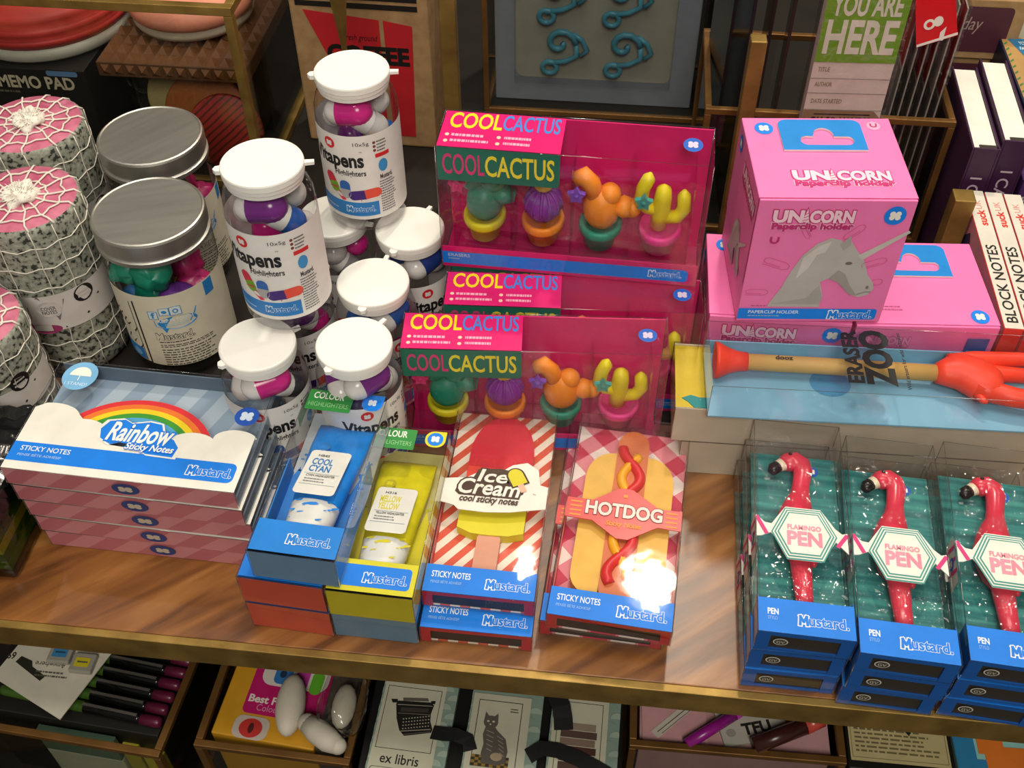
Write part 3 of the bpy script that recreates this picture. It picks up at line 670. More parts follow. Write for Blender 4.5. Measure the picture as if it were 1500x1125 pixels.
    e = eraser(w*.84, None, '#e2388c'); g = mat('#e0d01e', .45, vary=.08); b = B(); x = w*.84
    b.tube([(x-.001, y, .034), (x-.0008, y, .045), (x, y, .058), (x, y, .064), (x, y, .0675)], [.0055, .0062, .0058, .0050, .0012], g, 14)
    b.tube([(x-.003, y, .0475), (x-.010, y, .0490), (x-.0145, y, .0535), (x-.0135, y, .064), (x-.0105, y, .072), (x-.0098, y, .076)], [.0045, .0045, .0048, .0046, .0044, .0012], g, 14)
    b.tube([(x+.003, y, .0415), (x+.011, y, .043), (x+.0145, y, .050), (x+.0135, y, .060), (x+.0133, y, .0645)], [.0044, .0044, .0046, .0044, .0012], g, 14)
    b.obj('cactus', e); b = B(); star(b, x-.0125, y-.0075, .0605, '#179a94'); b.obj('flower', e)
    b = B()
    for k, q in enumerate((.155, .385, .61, .84)): b.box((w*q-.0195, .0045, .0035), (w*q+.0195, d-.002, .082), BLISTER, None, ('b', 'k', 't'))
    b.obj('blister', t, 0, 'clear vacuum formed blister')
    shell(w, d, h).obj('cover', t, 0, 'clear plastic cover')
    return t
cb = cactus_box('cactus eraser box at the front, half hidden behind the popsicle and hot dog boxes', (-.0868, .1655, 0), 3.9)
dup(cb, (-.0650, .2095, 0), 3.0, 'cactus eraser box standing right behind the front one, its magenta lid reading cool cactus')
dup(cb, (-.0655, .2500, 0), 2.4, 'rearmost low cactus eraser box, only a lid strip showing under the raised one')
o = dup(cb, (-.0705, .2480, .1), -1.4, 'raised cactus eraser box on top of the others, its four potted cacti in clear view'); o.scale = (1.0, 1.2, 1.0)

# ------------------------------------------------------------------ unicorn paperclip holder boxes
UW, UD, UH = .0935, .085, .0995
UP = mat('#f27ab6', .42, vary=.04); UPD = '#c23a80'
def unicorn_word(a, x0, y0, x1, y1, L=1, o='#c22d74', inn='#f7cfe0'):
    h = y1-y0; m = y0+h*.42
    for s, ax, bx in (('UN', 0, .36), ('CORN', .46, 1)):
        X0, X1 = x0+(x1-x0)*ax, x0+(x1-x0)*bx
        a.text(s, X0, m, X1, y1-h*.05, o, L, .10); a.text(s, X0, m, X1, y1-h*.05, inn, L+1, .05)
    hx = x0+(x1-x0)*.405; a.poly([(hx-.0035, m-.0008), (hx+.0035, m-.0008), (hx, y1+h*.15)], o, L); a.poly([(hx-.0023, m), (hx+.0023, m), (hx, y1+h*.06)], inn, L+1)
    for k in range(3): a.line([(hx-.0018+.0004*k, m+.0012+.0024*k), (hx+.0016-.0003*k, m+.0024+.0024*k)], .0004, o, L+2)
    a.text('Paperclip holder', x0, y0, x1+(x1-x0)*.02, m-h*.05, inn, L, .10); a.text('Paperclip holder', x0, y0, x1+(x1-x0)*.02, m-h*.05, o, L+1, .055)
def clip(a, x, y, s, an, c='#c9508c', L=1):
    p = [(0, .0), (6, 0), (7.2, .7), (7.2, 1.8), (6, 2.5), (.8, 2.5), (-.2, 1.9), (-.2, 1.0), (.8, .6), (5, .6)]
    a.line([(x+s*(u*math.cos(an)-v*math.sin(an)), y+s*(u*math.sin(an)+v*math.cos(an))) for u, v in p], s*.22, c, L)
def magnet(a, x, y, s, c='#c22d74', L=1):
    a.line([(x+s*math.cos(R(q)), y+s*math.sin(R(q))) for q in range(180, 361, 30)], s*.6, c, L); a.line([(x-s, y), (x-s, y+s*.9)], s*.6, c, L); a.line([(x+s, y), (x+s, y+s*.9)], s*.6, c, L)
def unicorn_head(a, x, y, s, L=1):
    T = lambda p: [(x+s*u, y+s*v) for u, v in p]
    a.poly(T([(0, 0), (.42, 0), (.43, .12), (.38, .27), (.44, .31), (.52, .27), (.64, .14), (.72, .11), (.79, .14), (.82, .20), (.80, .27), (.74, .35), (.70, .45), (.66, .53), (.60, .60), (.56, .66), (.53, .71), (.50, .66), (.46, .70), (.38, .72), (.28, .66), (.19, .54), (.13, .38), (.08, .20), (.02, .06)]), '#b9b3ae', L)
    a.poly(T([(.44, .31), (.52, .27), (.64, .14), (.70, .13), (.62, .24), (.56, .36), (.50, .40)]), '#9f9994', L+1)
    a.poly(T([(.62, .55), (.66, .50), (.97, .78), (.95, .80)]), '#c6c0ba', L+1)
    a.poly(T([(.02, .03), (.42, .03), (.43, .1), (.38, .24), (.30, .10), (.14, .06)]), '#a9a39e', L+1)
    a.poly(T([(.20, .52), (.30, .64), (.39, .69), (.36, .58), (.30, .55), (.26, .42), (.18, .30)]), '#cdc8c2', L+1)
    a.ell(x+s*.565, y+s*.47, s*.028, s*.016, '#6e6863', L+2, 12); a.ell(x+s*.765, y+s*.22, s*.012, s*.018, '#7d7772', L+2, 10)
    a.line(T([(.70, .145), (.76, .17), (.80, .17)]), s*.008, '#857f7a', L+2)
    a.poly(T([(.46, .66), (.50, .60), (.54, .66), (.525, .75)]), '#aaa49f', L+2)
def unicorn_box(label, loc, rz, back=False):
    w, d, h = UW, UD, UH
    t = thing('unicorn_clip_box', label, 'box', loc, rz, 'pink boxes of unicorn paperclip holders')
    b = B(); b.box((0, 0, .0002), (w, d, h-.0006), UP); b.box((-.0004, .0015, h*.3), (w+.0004, d+.0003, h+.0001), UP, None, ('b', 'f')); b.obj('carton', t, .0006)
    a = Art((0, 0, h+.0002))
    if back: a.print_lines(w*.12, d*.16, w*.36, d*.23, 2, '#b8588c', 1)
    else: unicorn_word(a, w*.25, d*.14, w*.87, d*.335)
    a.obj('lid_print', t, 0, 'lettering printed on the lid')
    a = Art((0, 0, h+.0002)); logo(a, w*(.88 if back else .13), d*(.11 if back else .86), .0060, 1, .0066, BLUE); a.obj('emblem', t)
    if not back: a = Art((0, 0, h+.0002)); a.ell(w*.88, d*.90, .0042, .0045, '#f3a9cb', .5); magnet(a, w*.88, d*.905, .0018, '#c22d74', 1); a.obj('magnet_print', t)
    # blue hanging tab with its cut out slot
    slot = circ(w*.40, d*.685, .0045, .0048, 8, 90, 270)+circ(w*.66, d*.685, .0045, .0048, 8, -90, 60)+[(w*.58, d*.735)]+circ(w*.515, d*.745, .0065, .0085, 10, 10, 170)+[(w*.44, d*.735)]
    out = rrect(w*.225, d*.565, w*.785, d*.955, .006, 5, (0, 0, 1, 1)); o0 = max(range(len(out)), key=lambda i: -out[i][0]-out[i][1]); out = out[o0:]+out[:o0]
    k = min(range(len(slot)), key=lambda i: (slot[i][0]-out[0][0])**2+(slot[i][1]-out[0][1])**2); hole = (slot[k:]+slot[:k])
    area2 = sum(p[0]*q[1]-q[0]*p[1] for p, q in zip(hole, hole[1:]+hole[:1]))
    if area2 > 0: hole = [hole[0]]+hole[1:][::-1]
    b = B(); b.prism(out+[out[0]]+hole+[hole[0]], h+.0003, h+.0016, mat('#1a86d6', .4), None, '#e7dfd6'); b.obj('hanging_tab', t, 0, 'blue hanging tab with a slot')
    a = Art((0, -.0002, 0), (1, 0, 0), (0, 0, 1))
    if back:
        unicorn_word(a, w*.03, h*.775, w*.40, h*.90, 1, '#d05a94', '#e98abb'); unicorn_head(a, w*.36, h*.06, w*.66); a.rect(w*.80, h*.72, w*.955, h*.90, '#2f5fa4', 5); a.print_lines(w*.82, h*.74, w*.94, h*.80, 2, '#9fb6d6', 6)
        a.obj('front_print', t, 0, 'grey unicorn head printed on the front'); return t
    unicorn_word(a, w*.11, h*.765, w*.62, h*.925)
    logo(a, w*.88, h*.885, .0066, 1, .0070, BLUE); unicorn_head(a, w*.19, h*.135, w*.85)
    for q in ((.62, .69, 1.35, .8), (.38, .72, .95, 2.1), (.10, .50, 1.6, -.35), (.78, .46, 1.4, .4), (.03, .235, 1.3, 0), (.80, .30, 1.3, .3)): clip(a, w*q[0], h*q[1], .00145*q[2], q[3], '#d2619a')
    magnet(a, w*.145, h*.69, .0022)
    a.rect(0, .0025, w*.96, .0118, BLUE, 1, .002, (0, 1, 1, 0)); a.text('PAPERCLIP HOLDER', w*.07, .0075, w*.42, .0102, '#d8e6f2', 2, .015); a.print_lines(w*.07, .0045, w*.30, .0065, 1, '#8fb6da', 2); mustard(a, w*.63, .004, w*.93, .0102, BLUE, 2)
    a.print_lines(w*.08, .0132, w*.34, .0150, 1, '#b8588c', 1); a.obj('front_print', t, 0, 'grey unicorn head printed on the front')
    a = Art((-.0006, d, 0), (0, -1, 0), (0, 0, 1)); unicorn_head(a, d*.28, h*.14, d*.62); logo(a, d*.16, h*.90, .005, 1, .006, BLUE); unicorn_word(a, d*.40, h*.76, d*.92, h*.9); a.obj('side_print', t)
    return t
ub = unicorn_box('upper unicorn paperclip holder box, standing on top of the two others', (.1300, .2115, .1013), 5.2)
dup(ub, (.1132, .2175, 0), .6, 'lower left unicorn paperclip holder box, mostly hidden under the upper one')
unicorn_box('lower right unicorn paperclip holder box, beside the white block note spines', (.2095, .2180, 0), 4.2, True)

# ------------------------------------------------------------------ eraser packs laid across the shelf
RT = mat('#f0452c', .42, sub=.08)
def eraser_pack(label, loc, rz, top):
    w, d, h = (.32, .058, .030) if top else (.32, .060, .0335)
    t = thing('eraser_pack', label, 'box', loc, rz)
    if top:
        b = B(); b.box((0, .0, .0003), (w, d, .0015), mat('#7fb3d0', .45, vary=.08, scale=15)); b.box((0, d-.001, .0015), (w, d, .013), mat('#7fb3d0', .45)); b.obj('backing_card', t, 0, 'pale blue card')
        a = Art((0, 0, .0016)); a.ell(.082, .034, .0135, .012, '#4d8fbc', 1); a.obj('card_print', t)
        yc, z = .0395, .0125
        b = B(); b.tube([(.020, yc, z), (.075, yc-.0005, z), (.150, yc-.002, z)], .0056, mat('#c9a05c', .5, vary=.1, scale=25), 18); o = b.obj('wooden_rod', t)
        a = Art((.044, yc-.001, z+.0059)); a.text('zoop', 0, -.0012, .011, .0022, '#2a2420', 1, .03, rot=180); a.obj('rod_print', o)
        b = B(); b.lathe([(0, 0), (.0062, 0), (.0066, .006), (.0085, .012), (.0118, .0185), (.0122, .021), (.0105, .0208), (.004, .017), (0, .016)], RT, 24, Matrix.Translation((.0265, yc, z)) @ Matrix.Rotation(-PI/2, 4, 'Y') @ Matrix.Scale(1.02, 4)); b.obj('eraser_foot', t, 0, 'red rubber sucker shaped end')
        b = B(); X = .149
        secs = [(X-.001, yc-.002, .0066, .0066), (X+.004, yc-.001, .0092, .0082), (X+.012, yc+.0005, .0135, .0098), (X+.020, yc-.003, .0175, .0105), (X+.028, yc-.006, .0175, .0105), (X+.034, yc-.008, .0150, .0098), (X+.038, yc-.009, .0090, .0080)]
        vs = [(x, y+ry*math.cos(2*PI*i/24), z+rz_*math.sin(2*PI*i/24)) for x, y, ry, rz_ in secs for i in range(24)]
        b.add(vs, [(j*24+i, (j+1)*24+i, (j+1)*24+(i+1) % 24, j*24+(i+1) % 24) for j in range(len(secs)-1) for i in range(24)]+[tuple(range(24)), tuple(range((len(secs)-1)*24, len(secs)*24))[::-1]], RT, True)
        b.tube([(X+.010, yc+.007, z), (X+.026, yc+.0105, z+.001), (X+.055, yc+.0130, z+.001), (X+.105, yc+.0125, z)], [.0070, .0062, .0050, .0035], RT, 14)
        b.tube([(X+.026, yc+.000, z), (X+.040, yc+.000, z), (X+.060, yc-.001, z), (X+.065, yc-.0015, z)], [.0065, .0055, .0050, .0020], RT, 14)
        b.tube([(X+.022, yc-.014, z), (X+.045, yc-.0205, z), (X+.080, yc-.0265, z), (X+.115, yc-.029, z)], [.0075, .0066, .0052, .0035], RT, 14)
        b.tube([(X+.022, yc-.019, z), (X+.025, yc-.025, z), (X+.027, yc-.0265, z)], [.003, .0022, .001], RT, 10)
        b.obj('eraser_hand', t, 0, 'red rubber creature with long arms')
        shell(w, d, h, clear('clear_pack', (.955, .965, .97), .04, .06, .2, 25)).obj('cover', t, 0, 'clear plastic cover')
        a = Art((0, 0, h+.0002)); k = '#17181b'
        a.text('ERASER', .0850, .0085, .0945, .0545, k, 1, .04, rot=90); a.text('ZOO', .0970, .0080, .1140, .0550, k, 1, .05, rot=90); a.text('Wild erasers for wild mistakes', .1205, .004, .1230, .0545, k, 1, .02, rot=90)
        a.obj('cover_print', t, 0, 'black lettering printed on the cover')
    else:
        pale = mat('#c9bda9', .4, vary=.05)
        b = B(); b.box((0, 0, .0003), (w, .0012, h-.0012), pale); b.box((0, .0012, .0003), (w, d, h*.42), pale); b.box((0, d-.001, h*.42), (w, d, h-.001), pale); b.obj('card_tray', t)
        b = B(); b.box((.0, .0012, h*.42), (w, d-.001, h-.0022), mat('#d3b92a', .5)); a = b
        b.prism([(.004, .010), (.010, .013), (.016, .011), (.024, .012), (.034, .011), (.040, .006), (.034, .002), (.012, .002), (.008, .007)], h-.0022, h-.0017, '#1c8a8c'); b.obj('printed_insert', t, 0, 'yellow insert with a teal creature')
        shell(w, d, h).obj('cover', t, 0, 'clear plastic cover')
    return t
eraser_pack('pale eraser pack lying at the bottom, on the shelf behind the hot dog box', (.1020, .1625, 0), 1.0, False)
eraser_pack('pale eraser pack with a yellow insert, between the blue pack and the lowest one', (.0945, .1615, .0345), 1.0, False)
eraser_pack('blue eraser pack with a wooden rod and red rubber ends in a clear box', (.1145, .1535, .0692), 2.0, True)

# ------------------------------------------------------------------ capsule highlighter jars
JR, JH = .0277, .1125
def capsule(b, p, dr, l, r, c1, c2, s=0.0):
    d = Vector(dr).normalized(); p = Vector(p); q = d.to_track_quat('Z', 'Y').to_matrix().to_4x4(); M = Matrix.Translation(p) @ q
    h = l/2-r
    dome = [(r*math.sin(a), h+r*math.cos(a)) for a in [PI/2*k/5 for k in range(6)]]
    b.lathe(dome+[(r, s)], mat(c1, .2, spec=.6), 16, M); b.lathe([(r*.97, s)]+[(x*.97, -y) for x, y in dome[::-1]], mat(c2, .2, spec=.6), 16, M)
def capsule_jar(label, loc, rz, cols, full=True):
    t = thing('capsule_highlighter_jar', label, 'jar', loc, rz, 'jars of capsule shaped highlighters with white caps')
    b = B(); r = JR
    prof = [(0, .0006), (r*.82, .0004), (r*.95, .002), (r, .006), (r, .084), (r*.985, .090), (r*.93, .0955), (r*.84, .0995), (r*.79, .1015), (r*.78, .108)]
    b.lathe(prof, JARP, 40); b.obj('bottle', t, 0, 'clear plastic bottle')
    b = B(); cr = .0245; wm = mat('#f1efe8', .38, vary=.02, sub=.05)
    b.crisp([(cr*.86, .1020), (cr*.94, .1015), (cr*.945, .1042), (cr*.975, .1046), (cr*.98, .1072), (cr*1.0, .1076), (cr, .1112), (cr*.985, .1121), (cr*.955, .1125), (cr*.94, .1122), (0, .1122)], wm, 48)
    b.obj('cap', t)
    tb = B(); M = Matrix.Rotation(R(205), 4, 'Z'); tb.prism([(cr-.001, -.003), (cr+.0025, -.0025), (cr+.004, 0), (cr+.0025, .0025), (cr-.001, .003)], .1080, .1108, wm, M); tb.obj('cap_tab', t); tb = B(); M = Matrix.Rotation(R(22), 4, 'Z'); tb.prism([(cr-.001, -.0018), (cr+.0055, -.0014), (cr+.0055, .0014), (cr-.001, .0018)], .1085, .1105, wm, M); tb.obj('cap_tab', t)
    rg = random.Random(hash(cols[0]) % 97 if False else len(label))
    pos = [((.0005, -.0120, .0885), (1, .10, .12)), ((.0120, -.0080, .0800), (.55, .35, -.55)), ((.006, .0095, .086), (1, -.3, .15)), ((-.0130, .002, .0800), (.3, .9, .5)), ((-.0125, -.010, .030), (.1, .1, 1)), ((.0125, -.010, .032), (-.1, .1, 1)), ((.0, .0145, .035), (.1, 0, 1)), ((0, -.0155, .052), (1, .1, .1)), ((.0125, .010, .055), (.1, .2, 1)), ((-.0135, .010, .048), (.1, .1, 1))]
    for k, (p, dr) in enumerate(pos if full else pos[:4]):
        b = B(); c = cols[k % len(cols)]
        b_c = '#e6e2dd'
        capsule(b, p, dr, .033 if k == 0 else .029, .0098 if k == 0 else .0088, c, b_c, -.0062 if k == 0 else 0); b.obj('capsule', t)
    a = Art((0, 0, 0), cyl=r+.0003); k = '#1a1a1c'
    a.rect(-.060, .0125, .060, .0800, '#e9e5e0', 0); hw = .030
    a.rect(-.030, .0155, .0215, .0270, '#2a7fc8', 1); mustard(a, -.001, .0185, .0185, .0245, '#2a7fc8', 2); a.print_lines(-.022, .0185, -.008, .0215, 1, '#a9c8e6', 2)
    a.text('Vitapens', -.0255, .0525, .0140, .0665, k, 1, .035, ref=('Vitapens', 0, 0)); a.text('Highlighters', -.0065, .0475, .0150, .0530, k, 1, .02)
    a.text('TM', .0118, .0672, .0138, .0682, k, 1); a.text('10x5g', .0085, .0715, .0190, .0750, '#2a2a2c', 1)
    logo(a, -.0085, .0725, .0042, 1, .0042, '#d8262e', '#e9e5e0')
    def cap2(x, y, an, l, w_, c1, c2):
        for sg, c in ((1, c1), (-1, c2)):
            p = [(0, -w_/2)]+[(l/2-w_/2+w_/2*math.cos(R(q)), w_/2*math.sin(R(q))) for q in range(-90, 91, 22)]+[(0, w_/2)]
            p = [(sg*u, sg*v) for u, v in p]; a.poly([(x+u*math.cos(an)-v*math.sin(an), y+u*math.sin(an)+v*math.cos(an)) for u, v in p], c, 2)
    a.k = 1.22; a.y0 = .033
    cap2(-.0005, .0365, PI/2, .012, .0062, '#2a66b4', '#a9a7a4'); cap2(.0105, .0335, .12, .019, .0062, '#e8503c', '#45247a'); cap2(-.0085, .0395, -1.2, .013, .0062, '#74a82a', '#d6334a')
    a.poly([(-.011, .036), (-.006, .0375), (-.0005, .0295), (-.003, .0288)], '#d63a50', 3); a.line([(-.002, .029), (.008, .0295), (.019, .0325)], .0007, '#e0607a', 1); a.k = 1.0
    for i in range(3): a.ell(.0225, .0735-.003*i, .0011, .0011, '#7a3a30', 1, 8)
    a.print_lines(.0242, .0655, .032, .075, 4, '#5a5a5c', 1, 2); a.rect(.0225, .0615, .033, .0645, '#d8262e', 1)
    a.ell(.0275, .0545, .0035, .0050, '#3a92d0', 1, 14); a.text('Mustard.', .0245, .044, .034, .0475, '#3a3a3c', 1, .03); a.print_lines(.0235, .0165, .036, .043, 13, '#5a5a5c', 1, 5)
    a.obj('paper_label', t, 0, 'white wrap label with capsule pictures')
    return t
P_, M_, N_, G_, BL_ = '#7a2a86', '#d8248a', '#23408c', '#4a8a3c', '#2a5aa8'
capsule_jar('capsule highlighter jar on top at the front, purple capsule under its white cap', (-.1610, .1850, .1132), -9, [P_, BL_, '#cfcac6', M_, P_, N_])
capsule_jar('capsule highlighter jar on top at the rear, in front of the coffee bag', (-.1300, .2890, .1132), -13, [M_, '#cfcac6', '#cfcac6', BL_, P_])
capsule_jar('lower capsule jar beneath the front raised jar, magenta capsule, left of the cyan box', (-.1740, .1480, 0), 20, [M_, '#3a3a40', P_])
capsule_jar('lower capsule jar between the cyan highlighter box and the front cactus box', (-.1130, .1545, 0), 38, [P_, '#dad6d2', BL_])
capsule_jar('lower capsule jar right of the front raised jar, blue capsule under its cap', (-.1125, .2135, 0), 60, [BL_, M_, '#dad6d2'])
capsule_jar('lower capsule jar at the rear left, under the rear raised jar', (-.1545, .2800, 0), -30, ['#cfcac6', '#8a8a8c', M_], False)
capsule_jar('lower capsule jar at the rear right, beside the raised cactus box', (-.0975, .2720, 0), 48, [N_, '#2a2f58', '#55565c'], False)
capsule_jar('lower capsule jar hidden behind the magenta one, holding up the front raised jar', (-.1715, .2130, 0), 10, [P_, M_], False)

# ------------------------------------------------------------------ tin lidded jars of shaped erasers
def lid_jar(label, loc, rz, r=.0395):
    t = thing('silver_lid_jar', label, 'jar', loc, rz, 'tin lidded jars of bright rubber shapes')
    k = r/.0385; dz = .008
    b = B(); b.lathe([(0, .0010), (r*.86, .0008), (r*.96, .003), (r, .009), (r, .094+dz), (r*.96, .100+dz), (r*.93, .104+dz), (r*.93, .118+dz)], JARP, 44); b.obj('glass', t, 0, 'clear jar')
    b = B(); lr = r*1.015
    b.crisp([(q_, z_+dz) for q_, z_ in [(lr*.97, .101), (lr*1.0, .1015), (lr*1.0, .1045), (lr*.955, .1055), (lr*.955, .1075), (lr*.985, .1085), (lr*.985, .1185), (lr*.97, .1200), (lr*.94, .1205), (lr*.92, .1199), (0, .1199)]], METAL, 56); b.obj('lid', t, 0, 'brushed tin screw lid')
    cols = ('#138a6e', '#b8266a', '#6a3290', '#d3c91e', '#d83a2a', '#1f7ac0')
    rg = random.Random(9)
    for i in range(22):
        an = 2*PI*i/7.3+rg.uniform(-.2, .2); zz = .014+.0128*(i // 3) if i < 21 else .05
        q = (.0235 if i % 3 else .013)*k
        gx = math.cos(an); c = cols[3] if zz < .025 else (cols[0] if gx < -.1 else cols[1] if gx > .55 else cols[2]) if zz > .06 else cols[i % 6]
        b = B(); b.ball((0, 0, 0), (.0140*k, .0118*k, .0115*k), mat(c, .35, spec=.5, vary=.2), 18, 12, Matrix.Translation((q*math.cos(an), q*math.sin(an), min(zz, .094))) @ Matrix.Rotation(rg.uniform(0, 3), 4, 'X'), .22, i); b.obj('eraser', t)
    a = Art((0, 0, 0), cyl=r+.0003); cr = '#ddd6c0'; ik = '#1d1c1a'
    a.rect(-.062, .014, .062, .0830, cr, 0)
    a.k = 1.16; a.y0 = .046
    a.line([(-.048, .072), (-.0225, .072)], .001, ik, 1)
    for x in (-.0225, -.050): a.rect(x-.0006, .018, x+.0006, .072, ik, 1)
    a.rect(-.0225-.0036, .0195, -.0225-.003, .0705, ik, 1); a.rect(-.050, .018, -.0225, .0192, ik, 1); a.rect(-.049, .0195, -.0265, .030, '#2a7fc8', 1)
    a.line([(-.046, .062), (-.040, .056), (-.034, .050), (-.029, .047)], .005, ik, 1); a.line([(-.040, .040), (-.034, .036), (-.029, .033)], .006, ik, 1); a.ell(-.037, .045, .0035, .0040, '#d8d2c2', 2, 12); a.ell(-.031, .040, .0030, .0036, '#d8d2c2', 2, 12); a.ell(-.043, .050, .003, .0035, ik, 2, 10)
    a.ell(-.033, .0245, .0040, .003, '#7fb2de', 2, 12)
    bl = '#2a8ccf'; a.poly([(-.0115, .058), (.0165, .0635), (.0150, .0595), (.0110, .0540), (-.0035, .0510), (-.0055, .0475), (-.0072, .0515), (-.0110, .0530)], bl, 1)
    a.ell(.003, .0555, .0125, .0052, bl, 1.2)
    for x, y, w_, h_ in ((-.0135, .0595, .0055, .0062), (-.0065, .0625, .0060, .0055), (.0, .0618, .0068, .0065)): a.rect(x, y, x+w_, y+h_, '#dfe6e4', 2); a.line([(x, y), (x+w_, y), (x+w_, y+h_), (x, y+h_), (x, y)], .0004, bl, 3)
    a.text('f', -.0118, .0605, -.0096, .0648, bl, 3, .03); a.ell(-.0035, .0652, .0016, .0013, bl, 3, 10); a.poly([(-.005, .0662), (-.0042, .0640), (-.0015, .0656)], bl, 3); a.ell(.0034, .0651, .0018, .0018, bl, 3, 12); a.ell(.0034, .0651, .001, .001, '#dfe6e4', 4, 10)
    a.text('KEEP IN TOUCH', -.0085, .0565, .0130, .0592, '#e6eef2', 3, .02); a.print_lines(-.005, .0530, .0100, .0555, 2, '#a9d0e8', 3, 7)
    a.text('Mustard.', -.0128, .0415, .0108, .0470, ik, 1, .05); a.text('Mustard.', -.0128, .0415, .0108, .0470, cr, 2, .012)
    a.print_lines(-.0120, .0385, .0100, .0402, 1, ik, 1, 8); a.print_lines(-.012, .0345, .024, .0375, 2, ik, 1, 4); a.print_lines(-.012, .0185, .024, .0335, 7, '#55524a', 1, 6)
    a.rect(.0245, .0660, .0320, .0770, '#2a7fc8', 1)
    a.obj('paper_label', t, 0, 'cream wrap label with fine print')
    return t
lj = lid_jar('front tin lidded jar of rubber shapes, its cream label facing out', (-.2780, .2530, 0), 20)
dup(lj, (-.3070, .3420, 0), 52, 'rear tin lidded jar, half hidden behind the front one, teal shapes at its shoulder')

# ------------------------------------------------------------------ netted speckled rolls with pink ends
def netted_roll(label, loc, rz, h):
    r = .0390; t = thing('netted_roll', label, 'roll', loc, rz, 'pink ended speckled rolls in white netting')
    b = B(); b.lathe([(0, .0005), (r*.90, .0005), (r*.98, .004), (r, .012), (r, h-.006), (r*.985, h-.001), (r*.95, h)], SPECK, 44); b.obj('roll_body', t)
    b = B(); b.lathe([(r*.95, h), (r*.93, h+.0006), (0, h+.0012)], tex_pink, 44); b.obj('pink_end', t)
    b = B(); wn = mat('#ded8cc', .6); rg = random.Random(3); n = 13
    for k in range(n):
        an = 2*PI*k/n+rg.uniform(-.07, .07); j = lambda q: an+.05*math.sin(q*9+k)
        b.tube([(q*r*math.cos(j(q)), q*r*math.sin(j(q)), h+.0018) for q in (.1, .3, .5, .7, .9)]+[(r*1.005*math.cos(j(1)), r*1.005*math.sin(j(1)), h-.001)], .00075, wn, 5)
        b.tube([(r*1.01*math.cos(an+.02*math.sin(z*300)), r*1.01*math.sin(an+.02*math.sin(z*300)), z) for z in [h-.001-(h-.004)*i/12 for i in range(13)]], .00042, wn, 5)
    for q in (.44, .72):
        b.tube([(r*q*(1+.05*math.cos(n*a_))*math.cos(a_), r*q*(1+.05*math.cos(n*a_))*math.sin(a_), h+.0018) for a_ in [2*PI*i/52 for i in range(52)]], .0007, wn, 5, None, True)
    z = h-.012
    z -= .004
    while z > .006:
        b.tube([(r*1.01*math.cos(a_), r*1.01*math.sin(a_), z+.0012*math.cos(n*a_)) for a_ in [2*PI*i/52 for i in range(52)]], .00042, wn, 5, None, True); z -= .0175
    b.obj('netting', t, 0, 'white netting')
    b = B(); fm = mat('#e8e3d8', .9); rg = random.Random(8)
    b.ball((0, 0, h+.003), (.0115, .0115, .0060), fm, 24, 14, None, .32, 3)
    for k in range(380):
        an, el, l = rg.uniform(0, 2*PI), rg.uniform(.05, 1.5), rg.uniform(.0075, .0135); p = Vector((math.cos(an)*math.cos(el), math.sin(an)*math.cos(el), .55*math.sin(el)))
        s_ = Vector((rg.uniform(-1, 1), rg.uniform(-1, 1), rg.uniform(-.3, 1)))*.0016; o_ = Vector((0, 0, h+.0025))
        b.tube([o_+p*.004, o_+p*l*.7+s_, o_+p*l+s_*1.6], [.0006, .0005, .0002], fm, 4, None, False, False)
    b.obj('tuft', t, 0, 'fluffy white tuft')
    a = Art((0, 0, 0), cyl=r+.0009); z0 = h*.36
    a.rect(-.06, z0, .06, z0+h*.235, '#d6cfca', 0); a.k = 1.25; a.y0 = z0+.012
    for x, y, rx, ry, an in ((-.021, .008, .009, .0036, -.25), (-.006, .004, .0095, .0036, .0), (-.030, .021, .007, .0042, -.8)):
        a.poly([(x+u*math.cos(an)-v*math.sin(an), z0+y+u*math.sin(an)+v*math.cos(an)) for u, v in circ(0, 0, rx, ry, 18)], '#a23a68', 1)
    a.poly([(-.012, z0+.012), (.004, z0+.010), (.010, z0+.024), (-.004, z0+.029), (-.012, z0+.020)], '#7d7077', 1); a.ell(.0, z0+.019, .007, .0055, '#cfc8c4', 2, 14); a.text('COVER', -.004, z0+.0185, .004, z0+.021, '#3a3436', 3); a.text('NOTES', -.004, z0+.0155, .004, z0+.018, '#3a3436', 3)
    a.line([(.006, z0+.004), (.020, z0+.008), (.030, z0+.016)], .0012, '#2b2727', 1); a.ell(.0215, z0+.0225, .0062, .0058, '#1f1c1d', 1, 16); a.print_lines(.0175, z0+.020, .0255, z0+.025, 2, '#cfc8c4', 2)
    a.obj('paper_band', t, 0, 'white paper band round the middle')
    return t
tex_pink = tex('pink_end', noise(90, [(.3, '#b0506e'), (.7, '#cc7890')]), .5)
netted_roll('netted roll at the front left, beside the front tin lidded jar', (-.3615, .2440, 0), 18, .139)
netted_roll('netted roll at the back, behind the other two, below the glass case', (-.3910, .3290, 0), 40, .141)
netted_roll('short netted roll cut by the left picture edge, behind the black cellophane pack', (-.3840, .1640, 0), 25, .096)

